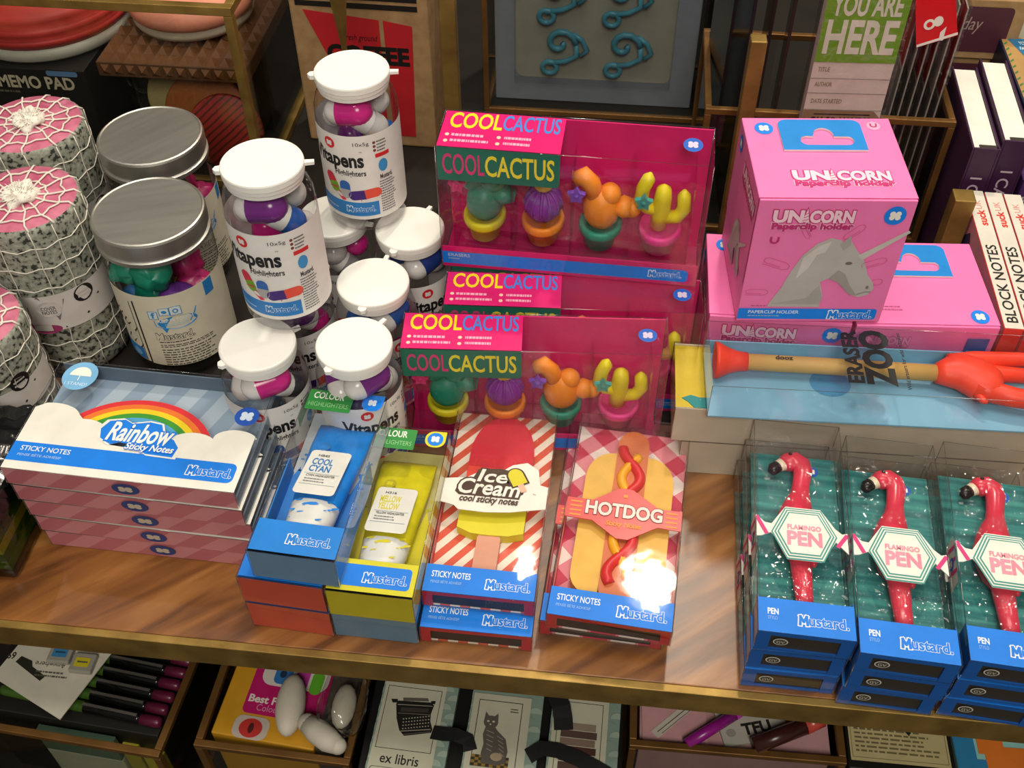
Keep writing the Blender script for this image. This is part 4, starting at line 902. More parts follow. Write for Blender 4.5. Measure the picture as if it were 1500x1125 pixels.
# black cellophane pack at the left edge
t = thing('cellophane_pack', 'shiny black cellophane pack with a barcode tag, left of the rainbow boxes', 'pack', (-.4090, .028, 0), 0)
b = B(); b.box((0, 0, .0003), (.090, .092, .052), clear('cello_clear', (.55, .56, .52), .06, .08, .8, 40)); b.obj('lower_wrap', t, .004, 'clear lower half')
b = B()
N = 18; g = [[(-.001+.092*i/N, -.001+.094*j/N, .064+.011*math.sin(PI*min(1, i/N*1.02))*math.sin(PI*j/N)+.0016*math.sin(i*2.1+j*.7)+.0014*math.sin(j*2.7-i)) for j in range(N+1)] for i in range(N+1)]
b.add([p for row in g for p in row], [(i*(N+1)+j, (i+1)*(N+1)+j, (i+1)*(N+1)+j+1, i*(N+1)+j+1) for i in range(N) for j in range(N)], CELLO, True)
edge = [(i, 0) for i in range(N)]+[(N, j) for j in range(N)]+[(N-i, N) for i in range(N)]+[(0, N-j) for j in range(N)]
ev = [g[i][j] for i, j in edge]; ne = len(ev); b.add(ev+[(x, y, .050) for x, y, z in ev], [(ne+k, ne+(k+1) % ne, (k+1) % ne, k) for k in range(ne)], CELLO, True); b.obj('upper_wrap', t, 0, 'crinkled black upper half')
b = B()
for i, c in enumerate(('#4a7a22', '#3d6a1e', '#c8b81e', '#56862a', '#46761f')): b.box((.004, .006, .003+.0085*i), (.084, .084, .0108+.0085*i), mat(c, .4))
b.obj('sheet_stack', t, 0, 'green and yellow sheets')
a = Art((.052, .046, .0775), (.93, .36, -.02), (-.36, .93, 0)); a.rect(-.013, -.020, .013, .022, '#dcd9ce', 1); rg = random.Random(2)
x = -.010
while x < .010: w_ = rg.choice((.0003, .0006, .0009)); a.rect(x, .004, x+w_, .014, '#1c1c1c', 2); x += w_+rg.choice((.0004, .0006))
a.text('DEAR MISS', -.010, .0165, .010, .0185, '#1c1c1c', 2); a.text('2', .003, -.015, .010, -.004, '#1c1c1c', 2, .03); a.obj('barcode_tag', t, 0, 'white barcode tag')

# ------------------------------------------------------------------ brass framed glass cases
def glass_case(label, loc, w, d, h, m=BRASS, rz=0, bar=.0052, sides='flrk'):
    t = thing('glass_case', label, 'display case', loc, rz)
    b = B(); e = bar
    for z in (0.0002, h-e):
        b.box((0, 0, z), (w, e, z+e), m); b.box((0, d-e, z), (w, d, z+e), m); b.box((0, e, z), (e, d-e, z+e), m); b.box((w-e, e, z), (w, d-e, z+e), m)
    for x in (0, w-e):
        for y in (0, d-e): b.box((x, y, e), (x+e, y+e, h-e), m)
    b.obj('frame', t, .0006, 'brass frame')
    b = B(); b.box((e, e, .0004), (w-e, d-e, .0025), DARK); b.obj('base_plate', t)
    q = e*.5
    for k, (p0, p1) in {'f': ((e, q-.0006, e), (w-e, q+.0006, h-e)), 'k': ((e, d-q-.0006, e), (w-e, d-q+.0006, h-e)), 'l': ((q-.0006, e, e), (q+.0006, d-e, h-e)), 'r': ((w-q-.0006, e, e), (w-q+.0006, d-e, h-e))}.items():
        if k in sides: b = B(); b.box(p0, p1, GLASS); b.obj('pane', t)
    return t
glass_case('large brass framed glass case at the back left with round memo pads inside', (-.560, .448, 0), .294, .225, .176, BRASS, 0, .0075)
glass_case('brown brass glass case at the back centre holding a pack of blue coils', (-.088, .592, 0), .236, .10, .26, BRASSD)
glass_case('low brass glass case at the back right, full of cards in clear sleeves', (.110, .430, 0), .192, .125, .121, BRASSD)

def carton(name, label, cat, a, b_, m, rz=0, bev=.0008, group=None):
    bb = B(); w, d, h = (b_[i]-a[i] for i in range(3)); bb.box((0, 0, 0), (w, d, h), m); o = bb.obj(name, None, bev)
    o.location = a; return tag(o, label, cat, group, None, rz)

# in the left case
t = carton('memo_pad_box', 'black memo pad carton with pale lettering, in the left glass case under the red pad', 'box', (-.552, .470, .003), (-.418, .580, .098), mat('#191716', .4))
a = Art((0, -.0005, 0), (1, 0, 0), (0, 0, 1)); a.text('OW', .030, .0775, .049, .0880, '#b5ab97', 1, .0); a.text('MEMO PAD', .0535, .0765, .122, .0880, '#c9bfa8', 1, .03); a.print_lines(.03, .070, .072, .0745, 1, '#6d655a', 1); a.rect(.100, .0895, .128, .0945, '#5f86b4', 1, .002); a.obj('front_print', t)
t = thing('memo_pad', 'thick round red memo pad with a white base, on the black memo carton', 'memo pad', (-.4775, .548, .0984))
b = B(); b.lathe([(0, 0), (.070, 0), (.0735, .003), (.0745, .010), (.073, .013), (0, .013)], mat('#c9c6bb', .5), 44); b.obj('white_base', t, 0, 'white base')
b = B(); b.lathe([(0, .0131), (.073, .0131), (.076, .018), (.0758, .021), (.074, .022), (.0765, .027), (.0758, .031), (.0738, .032), (.0755, .038), (.072, .044), (0, .048)], mat('#b4302c', .5, vary=.14, scale=30), 44); b.obj('page_stack', t, 0, 'red paper stack')
t = carton('waffle_box_stand', 'dark carton in the left glass case beneath the brown waffle slab', 'box', (-.410, .535, .003), (-.282, .640, .088), mat('#1d1a18', .5))
t = thing('waffle_pad', 'brown waffle textured memo slab on a dark carton in the left glass case', 'memo pad', (-.410, .480, .0884))
b = B(); wm = mat('#5e3b20', .55, vary=.15); b.box((0, 0, 0), (.134, .15, .014), wm); b.obj('slab', t, .001)
b = B()
for i in range(11):
    for j in range(10):
        x, y = .006+.012*i, .007+.015*j
        b.add([(x-.0045, y-.0055, .014), (x+.0045, y-.0055, .014), (x+.0045, y+.0055, .014), (x-.0045, y+.0055, .014), (x, y, .020)], [(0, 1, 4), (1, 2, 4), (2, 3, 4), (3, 0, 4)], '#6e4526')
for i in range(12): x = .004+.0112*i; b.add([(x, -.0002, .003), (x+.008, -.0002, .003), (x+.008, -.0002, .012), (x, -.0002, .012), (x+.004, -.004, .0075)], [(0, 1, 4), (1, 2, 4), (2, 3, 4), (3, 0, 4)], '#6e4526')
b.obj('waffle_bumps', t, 0, None, 'stuff')
t = thing('memo_pad', 'pinkish domed memo pad resting on the brown waffle slab', 'memo pad', (-.345, .560, .1086))
b = B(); b.lathe([(0, 0), (.052, 0), (.054, .004), (.052, .009), (0, .009)], mat('#c3b7a4', .5), 36); b.obj('white_base', t)
b = B(); b.lathe([(0, .0091), (.053, .0091), (.056, .013), (.055, .019), (.048, .027), (.030, .033), (0, .036)], mat('#d98a70', .5, vary=.15, scale=25), 36); b.obj('dome', t)
for nm, x, z, r, c, tilt, yy in (('beige', -.352, .048, .036, '#b5a26e', -75, .518), ('orange', -.328, .044, .038, '#a2571f', -74, .500), ('red', -.306, .038, .034, '#9c2a24', -72, .4815)):
    b = B(); b.lathe([(0, 0), (r*.96, 0), (r, .001), (r, .004), (r*.96, .005), (0, .005)], tex(nm+'_pad_lines', wave(60, [(0, c), (.6, c), (.9, '#5a2016')], (0, 0, R(50)), 1.0, 'LINEAR') if nm == 'red' else noise(30, [(.3, c), (.7, c)]), .5), 40)
    o = b.obj('memo_pad'); o.location = (x, yy, z); o.rotation_euler = (R(-tilt), 0, R(4)); tag(o, {'beige': 'round beige memo pad standing at the back of the trio under the waffle slab', 'orange': 'round orange brown memo pad standing between the beige and the red one', 'red': 'round dark red memo pad, frontmost of the trio standing below the waffle slab'}[nm], 'memo pad')

# coffee carton and the brass posts
t = thing('coffee_bag', 'brown kraft coffee bag with a red panel and black bands', 'bag', (-.2465, .530, 0), -1.5)
b = B(); b.box((0, 0, .0003), (.122, .050, .270), KRAFT); b.obj('bag_body', t, .002)
a = Art((0, -.0004, 0), (1, 0, 0), (0, 0, 1)); rr = mat('#b8222a', .5); k = mat('#1c1815', .5)
a.poly([(.060, .012), (.077, .012), (.0785, .128), (.012, .134)], rr, 1); a.poly([(.0825, .012), (.103, .012), (.1075, .124), (.082, .128)], rr, 1)
a.rect(.006, .1375, .113, .1425, k, 1); a.rect(.006, .1455, .113, .1505, k, 1)
a.text('COFFEE', .030, .086, .102, .102, k, 2, .05); a.text('fresh ground', .046, .106, .076, .1135, k, 2, .0, .3); a.obj('front_print', t)
b = B(); b.box((.002, .003, .268), (.120, .047, .288), KRAFT); b.obj('folded_top', t)
def brass_post(label, x, y, w, h, rz=0):
    b = B(); b.box((-w/2, -w/2, .0003), (w/2, w/2, h), BRASS); o = b.obj('brass_post', None, .0008); o.location = (x, y, 0); tag(o, label, 'post', None, None, rz)
brass_post('square brass post between the centre glass case and the upper unicorn box', .1365, .391, .0115, .205, 2)
brass_post('short square brass post end beside the white block note spines', .2968, .350, .0150, .112, 0)
brass_post('tall brass post left of the centre glass case', -.0945, .455, .0128, .30, 2)
b = B()
for z0, z1, w0, w1 in ((.0003, .160, .0025, .0032), (.160, .330, .0032, .030)):
    b.add([(s1*w_/2, s2*w_/2, z) for z, w_ in ((z0, w0), (z1, w1)) for s1, s2 in ((-1, -1), (1, -1), (1, 1), (-1, 1))], [(0, 1, 5, 4), (1, 2, 6, 5), (2, 3, 7, 6), (3, 0, 4, 7), (4, 5, 6, 7), (3, 2, 1, 0)], BRASS)
o = b.obj('brass_stake'); o.location = (-.174, .432, 0); tag(o, 'brass stake tapering downwards behind the rear raised jar', 'stake', None, None, 52)

# centre case: pack of blue coiled clips
t = thing('clip_pack', 'grey card pack of four blue coiled rubber clips in the centre glass case', 'pack', (-.079, .614, .003))
b = B(); b.box((0, 0, 0), (.190, .008, .245), mat('#8c93a2', .45)); b.obj('card', t, .001)
a = Art((0, -.0002, 0), (1, 0, 0), (0, 0, 1)); a.poly(rrect(.020, .026, .168, .235, .008), mat('#aca89c', .5), 1); a.obj('card_panel', t)
b = B(); b.box((.020, -.012, .026), (.168, -.0005, .235), clear('clip_blister', (.92, .94, .95), .08, .06, .3, 30), None, ('k',)); b.obj('blister', t)
for i, (x, z) in enumerate(((.062, .066), (.122, .066), (.058, .118), (.118, .118), (.060, .172), (.120, .172))):
    b = B(); rm = mat('#4f9ab4', .3, sub=.1, vary=.12)
    q = 1 if i % 2 == 0 else -1
    b.tube([(x+(.0155-.0011*k)*math.cos(.55*k), -.006, z+(.0150-.0011*k)*math.sin(.55*k)) for k in range(13)], .0030, rm, 8)
    b.tube([(x+.0155, -.006, z), (x+.0165, -.006, z-.012), (x+.006, -.006, z-.0185), (x-.010, -.006, z-.021)], .0026, rm, 8)
    b.tube([(x-.009+.0068*math.cos(2*PI*k/14), -.006, z-.0255+.0062*math.sin(2*PI*k/14)) for k in range(14)], .0026, rm, 8, None, True)
    b.tube([(x+.012, -.0058, z+.010), (x+.021, -.0058, z+.004), (x+.026, -.0058, z-.006), (x+.020, -.0058, z-.012)], .0024, rm, 8); b.obj('rubber_clip', t)
for k in range(4): carton('sleeved_card', ('black sleeved card standing right of the clip pack, nearest to it', 'second black sleeved card right of the blue clip pack', 'third black sleeved card right of the blue clip pack', 'black sleeved card against the right side of the centre glass case')[k], 'card', (.1135+.0068*k, .606-.001*k, .003), (.1165+.0068*k, .680, .235-.004*k), mat(('#2a2622', '#3a342e', '#201d1a', '#332d28')[k], .25), 0, .0004, 'black cards in the centre glass case')

# right case: dark cards, bookmark pad, red and white cards
for k in range(4): carton('sleeved_card', ('dark sleeved card at the left side of the right glass case', 'second dark sleeved card from the left in the right glass case', 'third dark sleeved card left of the bookmark pad', 'dark sleeved card touching the green bookmark pad')[k], 'card', (.122+.0145*k, .452, .003), (.1245+.0145*k, .530, .262-.006*k), mat(('#16151a', '#1a1a20', '#1d1815', '#2a221c')[k], .2), (6, 3, -4, -7)[k], .0004, 'dark cards in the right glass case')
t = thing('bookmark_pad', 'sleeved bookmark pad reading you are here, in front of the right glass case', 'pad', (.1815, .4120, .0003), 3)
b = B(); b.box((0, 0, 0), (.058, .010, .255), mat('#d6c3ba', .5)); b.obj('paper', t)
a = Art((0, -.0004, .0245), (1, 0, 0), (0, 0, 1)); a.rect(0, .152, .058, .215, mat('#6f9a1e', .45), 1)
a.text('YOU ARE', .005, .189, .053, .2045, '#d9d2c0', 2, .03); a.text('HERE', .0045, .160, .0535, .1845, '#d9d2c0', 2, .03)
for z, s, w_ in ((.1445, 'TITLE', .0085), (.1322, 'AUTHOR', .0125), (.1180, 'DATE STARTED', .0225)): a.text(s, .004, z, .004+w_, z+.0036, '#8a8058', 2, .01); a.rect(0, z-.006, .058, z-.0054, '#9a8f86', 2)
a.poly([(0, .0), (.058, .0), (.058, .106), (.052, .112), (.0, .112)], mat('#8f7354', .6), 3); a.rect(.008, .1082, .050, .1092, '#1f1b18', 4); a.text('OH-SO-HANDY', .006, .0990, .050, .1062, '#1f1b18', 4, .03); a.obj('front_print', t)
b = B(); b.box((-.0025, -.0022, .0), (.0605, .012, .265), SLEEVE); b.obj('sleeve', t, 0, 'clear cellophane sleeve')
nm = ('first red and white sleeved card right of the bookmark pad', 'second red and white sleeved card right of the bookmark pad', 'third red and white sleeved card right of the bookmark pad', 'fourth sleeved card counted from the bookmark pad', 'fifth sleeved card counted from the bookmark pad', 'rightmost red sleeved card in the right glass case')
for k in range(6):
    x = .2570+.0070*k; y0 = .4560+.001*(k % 2); zt = .214-.003*k; zb = .150-.005*k
    t = thing('sleeved_card', nm[k], 'card', (x, y0, .003), -2, 'red and white cards in the right glass case')
    b = B(); b.box((0, .002, .0), (.0012, .085, zt-.003), mat('#958d86', .4)); b.obj('envelope', t)
    a = Art((-.0002, .085, 0), (0, -1, 0), (0, 0, 1)); a.rect(.0, zb-.003, .083, zt-.003, mat('#c9202a', .35) if k % 3 != 1 else mat('#cdbfb8', .4), 1); a.rect(.0, zb-.006, .083, zb-.003, '#d9d0c8', 1); a.obj('card_print', t)
    b = B(); b.box((-.0012, 0, 0), (.0026, .087, zt), SLEEVE); b.obj('sleeve', t)
t = thing('folded_tag', 'red folded tag with a white emblem hanging over the sleeved cards', 'tag', (.2545, .4470, .172), 6)
b = B(); b.add([(.006, 0, .000), (.034, .0, .010), (.018, .003, .060), (-.010, .003, .060), (.006, .0012, .000), (.034, .0012, .010), (.018, .0042, .060), (-.010, .0042, .060)], [(0, 1, 2, 3), (7, 6, 5, 4), (0, 4, 5, 1), (1, 5, 6, 2), (2, 6, 7, 3), (3, 7, 4, 0)], mat('#d2161e', .2)); b.obj('tag_body', t)
a = Art((0, -.0004, 0), (1, 0, 0), (0, .05, 1)); a.poly([(.006, .0005), (.034, .0105), (.0335, .0125), (.0055, .0025)], '#e6ddd4', 1); a.ell(.011, .0185, .0042, .0042, '#e6ddd4', 1); a.ell(.017, .021, .0035, .004, '#e6ddd4', 1); a.ell(.011, .0185, .0022, .0022, '#d2161e', 2); a.poly([(.021, .006), (.024, .006), (.024, .017), (.0205, .0125)], '#e6ddd4', 1); a.obj('emblem', t)

# far right: kraft boxes, books, block notes
for k, (z0, z1, lab) in enumerate(((.0, .112, 'lower kraft box at the top right, its purple label in shadow'), (.1124, .165, 'upper kraft box with a purple label reading day, top right'))):
    t = carton('kraft_box', lab, 'box', (.302+.004*k, .545-.004*k, z0+.0003), (.362+.004*k, .63, z1), KRAFT)
    a = Art((0, -.0006, 0), (1, 0, 0), (0, 0, 1)); h = z1-z0; a.poly(rrect(.004, h-.046, .050, h-.006, .004), mat('#4a2230', .5), 1)
    if k: a.text('day', .012, h-.030, .028, h-.015, '#a08a80', 2, 0, .25)
    a.obj('front_label', t)
    if k: a = Art((0, 0, h-.0001)); a.rect(.006, .006, .054, .08, '#d8cfae', 1); a.obj('lid_label', t)
def book(label, x, y, w, d, h, txt):
    t = thing('purple_book', label, 'book', (x, y, .0003), -1.5)
    pm = mat('#3a1c3c', .45); b = B(); b.box((0, 0, 0), (.0016, d, h), pm); b.box((w-.0016, 0, 0), (w, d, h), pm); b.box((.0016, 0, 0), (w-.0016, .0016, h), pm); b.obj('cover', t, .0004)
    b = B(); b.prism([(.0020, .0017), (w-.0020, .0017), (w-.0020, d-.002), (.0020, d-.002)], .001, h-.002, mat('#e9e6db', .6)); b.obj('page_block', t, 0, 'white page block')
    b = B(); b.box((.0060, .0017, h-.0021), (w-.002, .0070, h-.0012), '#3a332c'); b.obj('headband', t)
    a = Art((0, -.0003, 0), (1, 0, 0), (0, 0, 1)); a.text(txt, w*.28, h*.18, w*.70, h*.80, '#b9a9b8', 1, .01, rot=-90); a.obj('spine_lettering', t)
book('left purple hardback with white pages, next to the right glass case', .3040, .386, .0205, .115, .128, "I CAN'T STOP")
book('purple hardback with white pages, beside the green and blue patterned book', .3260, .392, .0215, .115, .132, "I CAN'T STOP")
t = thing('purple_book', 'thin purple book low behind the block notes at the right picture edge', 'book', (.3500, .388, .0003), 0)
b = B(); b.box((0, 0, 0), (.03, .022, .100), mat('#4b2a63', .45)); b.obj('cover', t, .0005); a = Art((0, -.0003, 0), (1, 0, 0), (0, 0, 1)); a.text('the', .001, .070, .006, .086, '#d8d0dc', 1, .01, rot=90); a.text('ing', .001, .048, .007, .063, '#d8d0dc', 1, .01, rot=90); a.obj('spine_lettering', t)
t = carton('patterned_book', 'kraft book with blue and green triangles, top right', 'book', (.3510, .418, .0003), (.416, .545, .132), mat('#1a1d33', .5))
a = Art((0, 0, .1318)); a.rect(.0015, .002, .064, .126, mat('#b08a52', .6), 0)
for k in range(14): a.poly([(.002, .005+.009*k), (.005, .008+.009*k), (.005, .0105+.009*k), (.002, .0075+.009*k)], '#3f7a44', 1)
a.poly([(.006, .124), (.045, .124), (.022, .072)], mat('#2a6f98', .5), 1); a.poly([(.026, .074), (.046, .118), (.058, .072)], mat('#2f7a44', .5), 1); a.poly([(.010, .064), (.020, .030), (.034, .060)], '#2f7a44', 1)
a.text('YOU', .014, .114, .021, .119, '#cfdbe0', 2, .02); a.text('FALL IN THE', .0135, .106, .032, .1105, '#cfdbe0', 2, .02); a.text('Love', .017, .094, .0275, .102, '#cfdbe0', 2, .0, .25); a.obj('cover_print', t)
t = carton('white_card', 'cream card with dark lettering at the top right picture corner', 'card', (.375, .640, .0003), (.45, .70, .12), mat('#d9d4bd', .6)); a = Art((0, 0, .1198)); a.print_lines(.004, .012, .06, .022, 1, '#3a372e', 1); a.print_lines(.004, .030, .06, .036, 1, '#6a675a', 1); a.obj('print', t)
for k in range(3):
    w = .0128; t = thing('block_note_box', ('left block note box, its pink and navy side facing the lower right unicorn box', 'middle block note box of the three red ones', 'rightmost block note box, cut by the picture edge')[k], 'box', (.3062+.0136*k, .2270-.001*k, .0003), 0, 'red block note boxes with white spines')
    b = B(); b.box((0, 0, 0), (w, .150, .0965), mat('#d8443f', .4)); b.obj('carton', t, .0005)
    a = Art((0, 0, .0967)); a.rect(.0003, .0003, w-.0003, .1497, mat('#d9d3c6', .5), 1); a.text('BLOCK NOTES', w*.22, .006, w*.78, .086, '#1d1b1a', 2, .015, rot=90); a.text('suck', w*.30, .1085, w*.72, .126, '#d2342e', 2, .03, rot=90); a.text('UK', w*.30, .1275, w*.66, .138, '#d98a84', 2, .0, rot=90); a.obj('spine_print', t, 0, 'white spine')
    a = Art((-.0004, .150, 0), (0, -1, 0), (0, 0, 1)); a.rect(0, 0, .150, .0965, mat('#c98a98', .45), 0); nv = mat('#2b2a52', .45)
    for y, z in ((.040, .075), (.066, .048), (.094, .066), (.112, .034), (.058, .014), (.088, .010)): a.poly([(y-.013, z), (y, z-.013), (y+.013, z), (y, z+.013)], nv, 1)
    for y, z in ((.078, .072), (.122, .060)): a.ell(y, z, .006, .007, '#a86a7c', 1, 14); a.line([(y-.002, z-.007), (y-.004, z-.018), (y+.003, z-.020)], .0007, '#a86a7c', 1)
    a.obj('side_print', t)

# ------------------------------------------------------------------ goods on the lower board
LB = -.2398
glass_case('glass case of pens on the lower board, at the left', (-.470, -.0095, LB), .229, .120, -.130-LB, BRASSD, -3.5)
glass_case('glass case of yellow packs on the lower board, beside the pens', (-.2205, -.0120, LB), .112, .105, -.131-LB, BRASSD, -1.5)
glass_case('glass case of envelopes on the lower board, right of the bookplate cards', (.0835, .0200, LB), .150, .095, -.131-LB, BRASSD, 1.0)
carton('pen_stand', 'dark insert carrying the row of pens in the lower left case', 'stand', (-.3900, .0040, LB+.003), (-.2505, .0900, -.1405), mat('#16140f', .6), -3.5)
for k in range(7):
    t = thing('clip_pen', ('clip pen nearest the front of the lower left case', 'second clip pen from the front in the lower left case', 'third clip pen from the front in the lower left case', 'middle clip pen in the row of seven', 'third clip pen from the back in the lower left case', 'second clip pen from the back in the lower left case', 'rearmost clip pen in the lower left case')[k], 'pen', (-.3750+.0015*k, .0170+.0098*k, -.1362), -6, 'green and black clip pens in a row')
    M = Matrix.Rotation(PI/2, 4, 'Y')
    b = B(); b.lathe([(0, 0), (.0038, .0005), (.0041, .004), (.0041, .066), (0, .0662)], mat('#3c5a1c', .2, vary=.15), 14, M); b.obj('barrel', t, 0, 'green barrel')
    b = B(); b.lathe([(0, .0662), (.0043, .0664), (.0043, .108), (.0040, .110), (0, .110)], mat('#0e0f0e', .15), 14, M); b.obj('pen_cap', t, 0, 'black cap')
    b = B(); b.lathe([(0, .110), (.0041, .1102), (.0041, .124), (.003, .126), (0, .1262)], mat('#5a1834', .3), 14, M); b.obj('end_plug', t, 0, 'maroon end')
    b = B(); b.box((.066, -.0010, .0044), (.108, .0010, .0052), METAL); b.box((.104, -.001, .0036), (.108, .001, .0044), METAL); b.obj('clip', t, 0, 'silver clip')
t = thing('blister_card', 'white hanging card with grey blisters of blue and yellow keys, on the lower left case', 'card', (-.3800, .0060, -.1262), 0)
b = B(); b.prism([(0, .015), (.062, -.012), (.086, .062), (.018, .075)], 0, .0009, mat('#c9c4b4', .5)); b.obj('card', t)
a = Art((.0, .0, .0010)); a.poly([(.012, .028), (.036, .015), (.0385, .019), (.026, .0255), (.024, .030), (.0145, .033)], '#2a2a20', 1)
a.print_lines(.030, .018, .056, .024, 2, '#5b574c', 1, 3); a.text('Anywhere', .027, .0265, .050, .0315, '#3a372f', 1, .0, rot=180); a.text('69', .004, .030, .010, .0355, '#2d2a24', 1, .02, rot=180); a.print_lines(.050, .055, .062, .066, 3, '#6b675c', 1, 5); a.obj('print', t)
for (x, y) in ((.044, .036), (.063, .030), (.048, .054), (.067, .048)):
    b = B(); b.box((x-.008, y-.007, .001), (x+.009, y+.008, .006), mat('#9a978c', .3), Matrix.Identity(4)); o = b.obj('blister', t, .001)
    a = Art((0, 0, .0062)); a.poly(rrect(x-.005, y-.0035, x+.006, y+.004, .001), '#3a80b4' if x < .05 and y < .05 or x > .06 and y > .04 else '#c9b92a', 1); a.print_lines(x-.003, y-.001, x+.005, y+.002, 1, '#23404c', 2); a.obj('key', o)
for lab, nm, a0, a1, c in (('white carton low inside the lower left case', 'carton', (-.335, .0030, LB+.003), (-.270, .0036+.0, 0), '#b9bda6'),):
    pass
carton('paper_pack', 'white pack low behind the glass of the lower left case', 'pack', (-.345, -.0060, LB+.003), (-.285, .0005, -.178), mat('#b5b89e', .5), -3.5)
carton('yellow_block', 'yellow block low in the lower left case, nearer its corner', 'block', (-.268, -.0085, LB+.003), (-.252, -.0015, -.165), mat('#b8ab2a', .5), -3.5)
carton('yellow_block', 'yellow block low in the lower left case, next to the white pack', 'block', (-.283, -.0075, LB+.003), (-.2705, -.0005, -.160), mat('#a59a26', .5), -3.5)
carton('teal_pack', 'teal and green pack above the white pack in the lower left case', 'pack', (-.345, -.0062, -.1778), (-.285, .0003, -.150), mat('#54705a', .4), -3.5)
t = thing('kraft_card', 'kraft card with a dark slot at the lower left picture corner', 'card', (-.430, -.060, LB), -18)
b = B(); b.box((0, 0, 0), (.075, .030, .070), KRAFT); b.obj('card_body', t, .001); a = Art((0, 0, .0702)); a.poly(rrect(.050, .009, .066, .015, .0028), '#1d1812', 1); a.obj('slot', t)

# yellow pack, white pebbles, bag
t = thing('letter_pack', 'yellow pack with a magenta header reading best friends, on the lower board', 'pack', (-.2120, .0000, LB+.003), -4)
b = B(); b.box((0, 0, 0), (.076, .070, .1025), mat('#c48f1e', .5)); b.obj('pack_body', t, .001)
a = Art((0, 0, .1027)); a.rect(.016, .0185, .0755, .0698, mat('#b01a62', .4), 1, .004); a.text('Best Friends', .0185, .0275, .060, .0330, '#d8cfc8', 2, .03); a.text('Colour', .026, .0215, .044, .0265, '#c98aa8', 2)
a.poly(rrect(.022, .042, .072, .064, .008), '#c9c2ba', 2); a.rect(.031, .044, .044, .062, '#2f6ca8', 3, .004); a.rect(.047, .042, .057, .060, '#b23a94', 3, .004); a.rect(.059, .040, .068, .058, '#5aa428', 3, .004); a.ell(.037, .052, .0025, .003, '#1a2f4a', 4)
a.poly(rrect(.014, -.0005, .040, .0168, .006), '#b9aca2', 1); a.ell(.027, .0078, .0085, .0072, '#b8302c', 2); a.ell(.0272, .0078, .002, .004, '#4a1a1a', 3); a.obj('header_print', t)
b = B(); b.ball((0, 0, 0), (.0105, .0235, .0115), mat('#c9c2b2', .6), 20, 14); o = b.obj('white_pebble'); tag(o, 'tall white oval pebble standing in front of the magenta header', 'pebble', None, (-.1580, .0220, -.1252), 6)
b = B(); b.tube([(-.012, .006, 0), (-.004, .001, 0), (.006, -.005, 0), (.013, -.008, 0)], [.0070, .0088, .0084, .0062], mat('#bdb6a8', .6), 16); b.ball((-.012, .006, 0), .0070, mat('#bdb6a8', .6)); b.ball((.013, -.008, 0), .0062, mat('#bdb6a8', .6)); o = b.obj('white_pebble'); tag(o, 'bent white pebble lying beside the clear bag', 'pebble', None, (-.1305, .0030, -.1235), 0)
carton('pebble_stand', 'dull carton under the clear bag and the bent pebble', 'box', (-.1362, -.0040, LB+.003), (-.1170, .060, -.1335), mat('#4a4238', .6), -1.5)
t = thing('clear_bag', 'crumpled clear bag with a white piece inside, beside the white pebbles', 'bag', (-.1185, .032, -.1335), 0)
b = B(); b.ball((0, 0, .018), (.0165, .034, .018), SLEEVE, 20, 14, None, .2, 5); b.obj('film', t); b = B(); b.ball((-.001, -.008, .0105), (.0085, .017, .009), mat('#bdb6a4', .6), 14, 10); b.obj('white_piece', t)

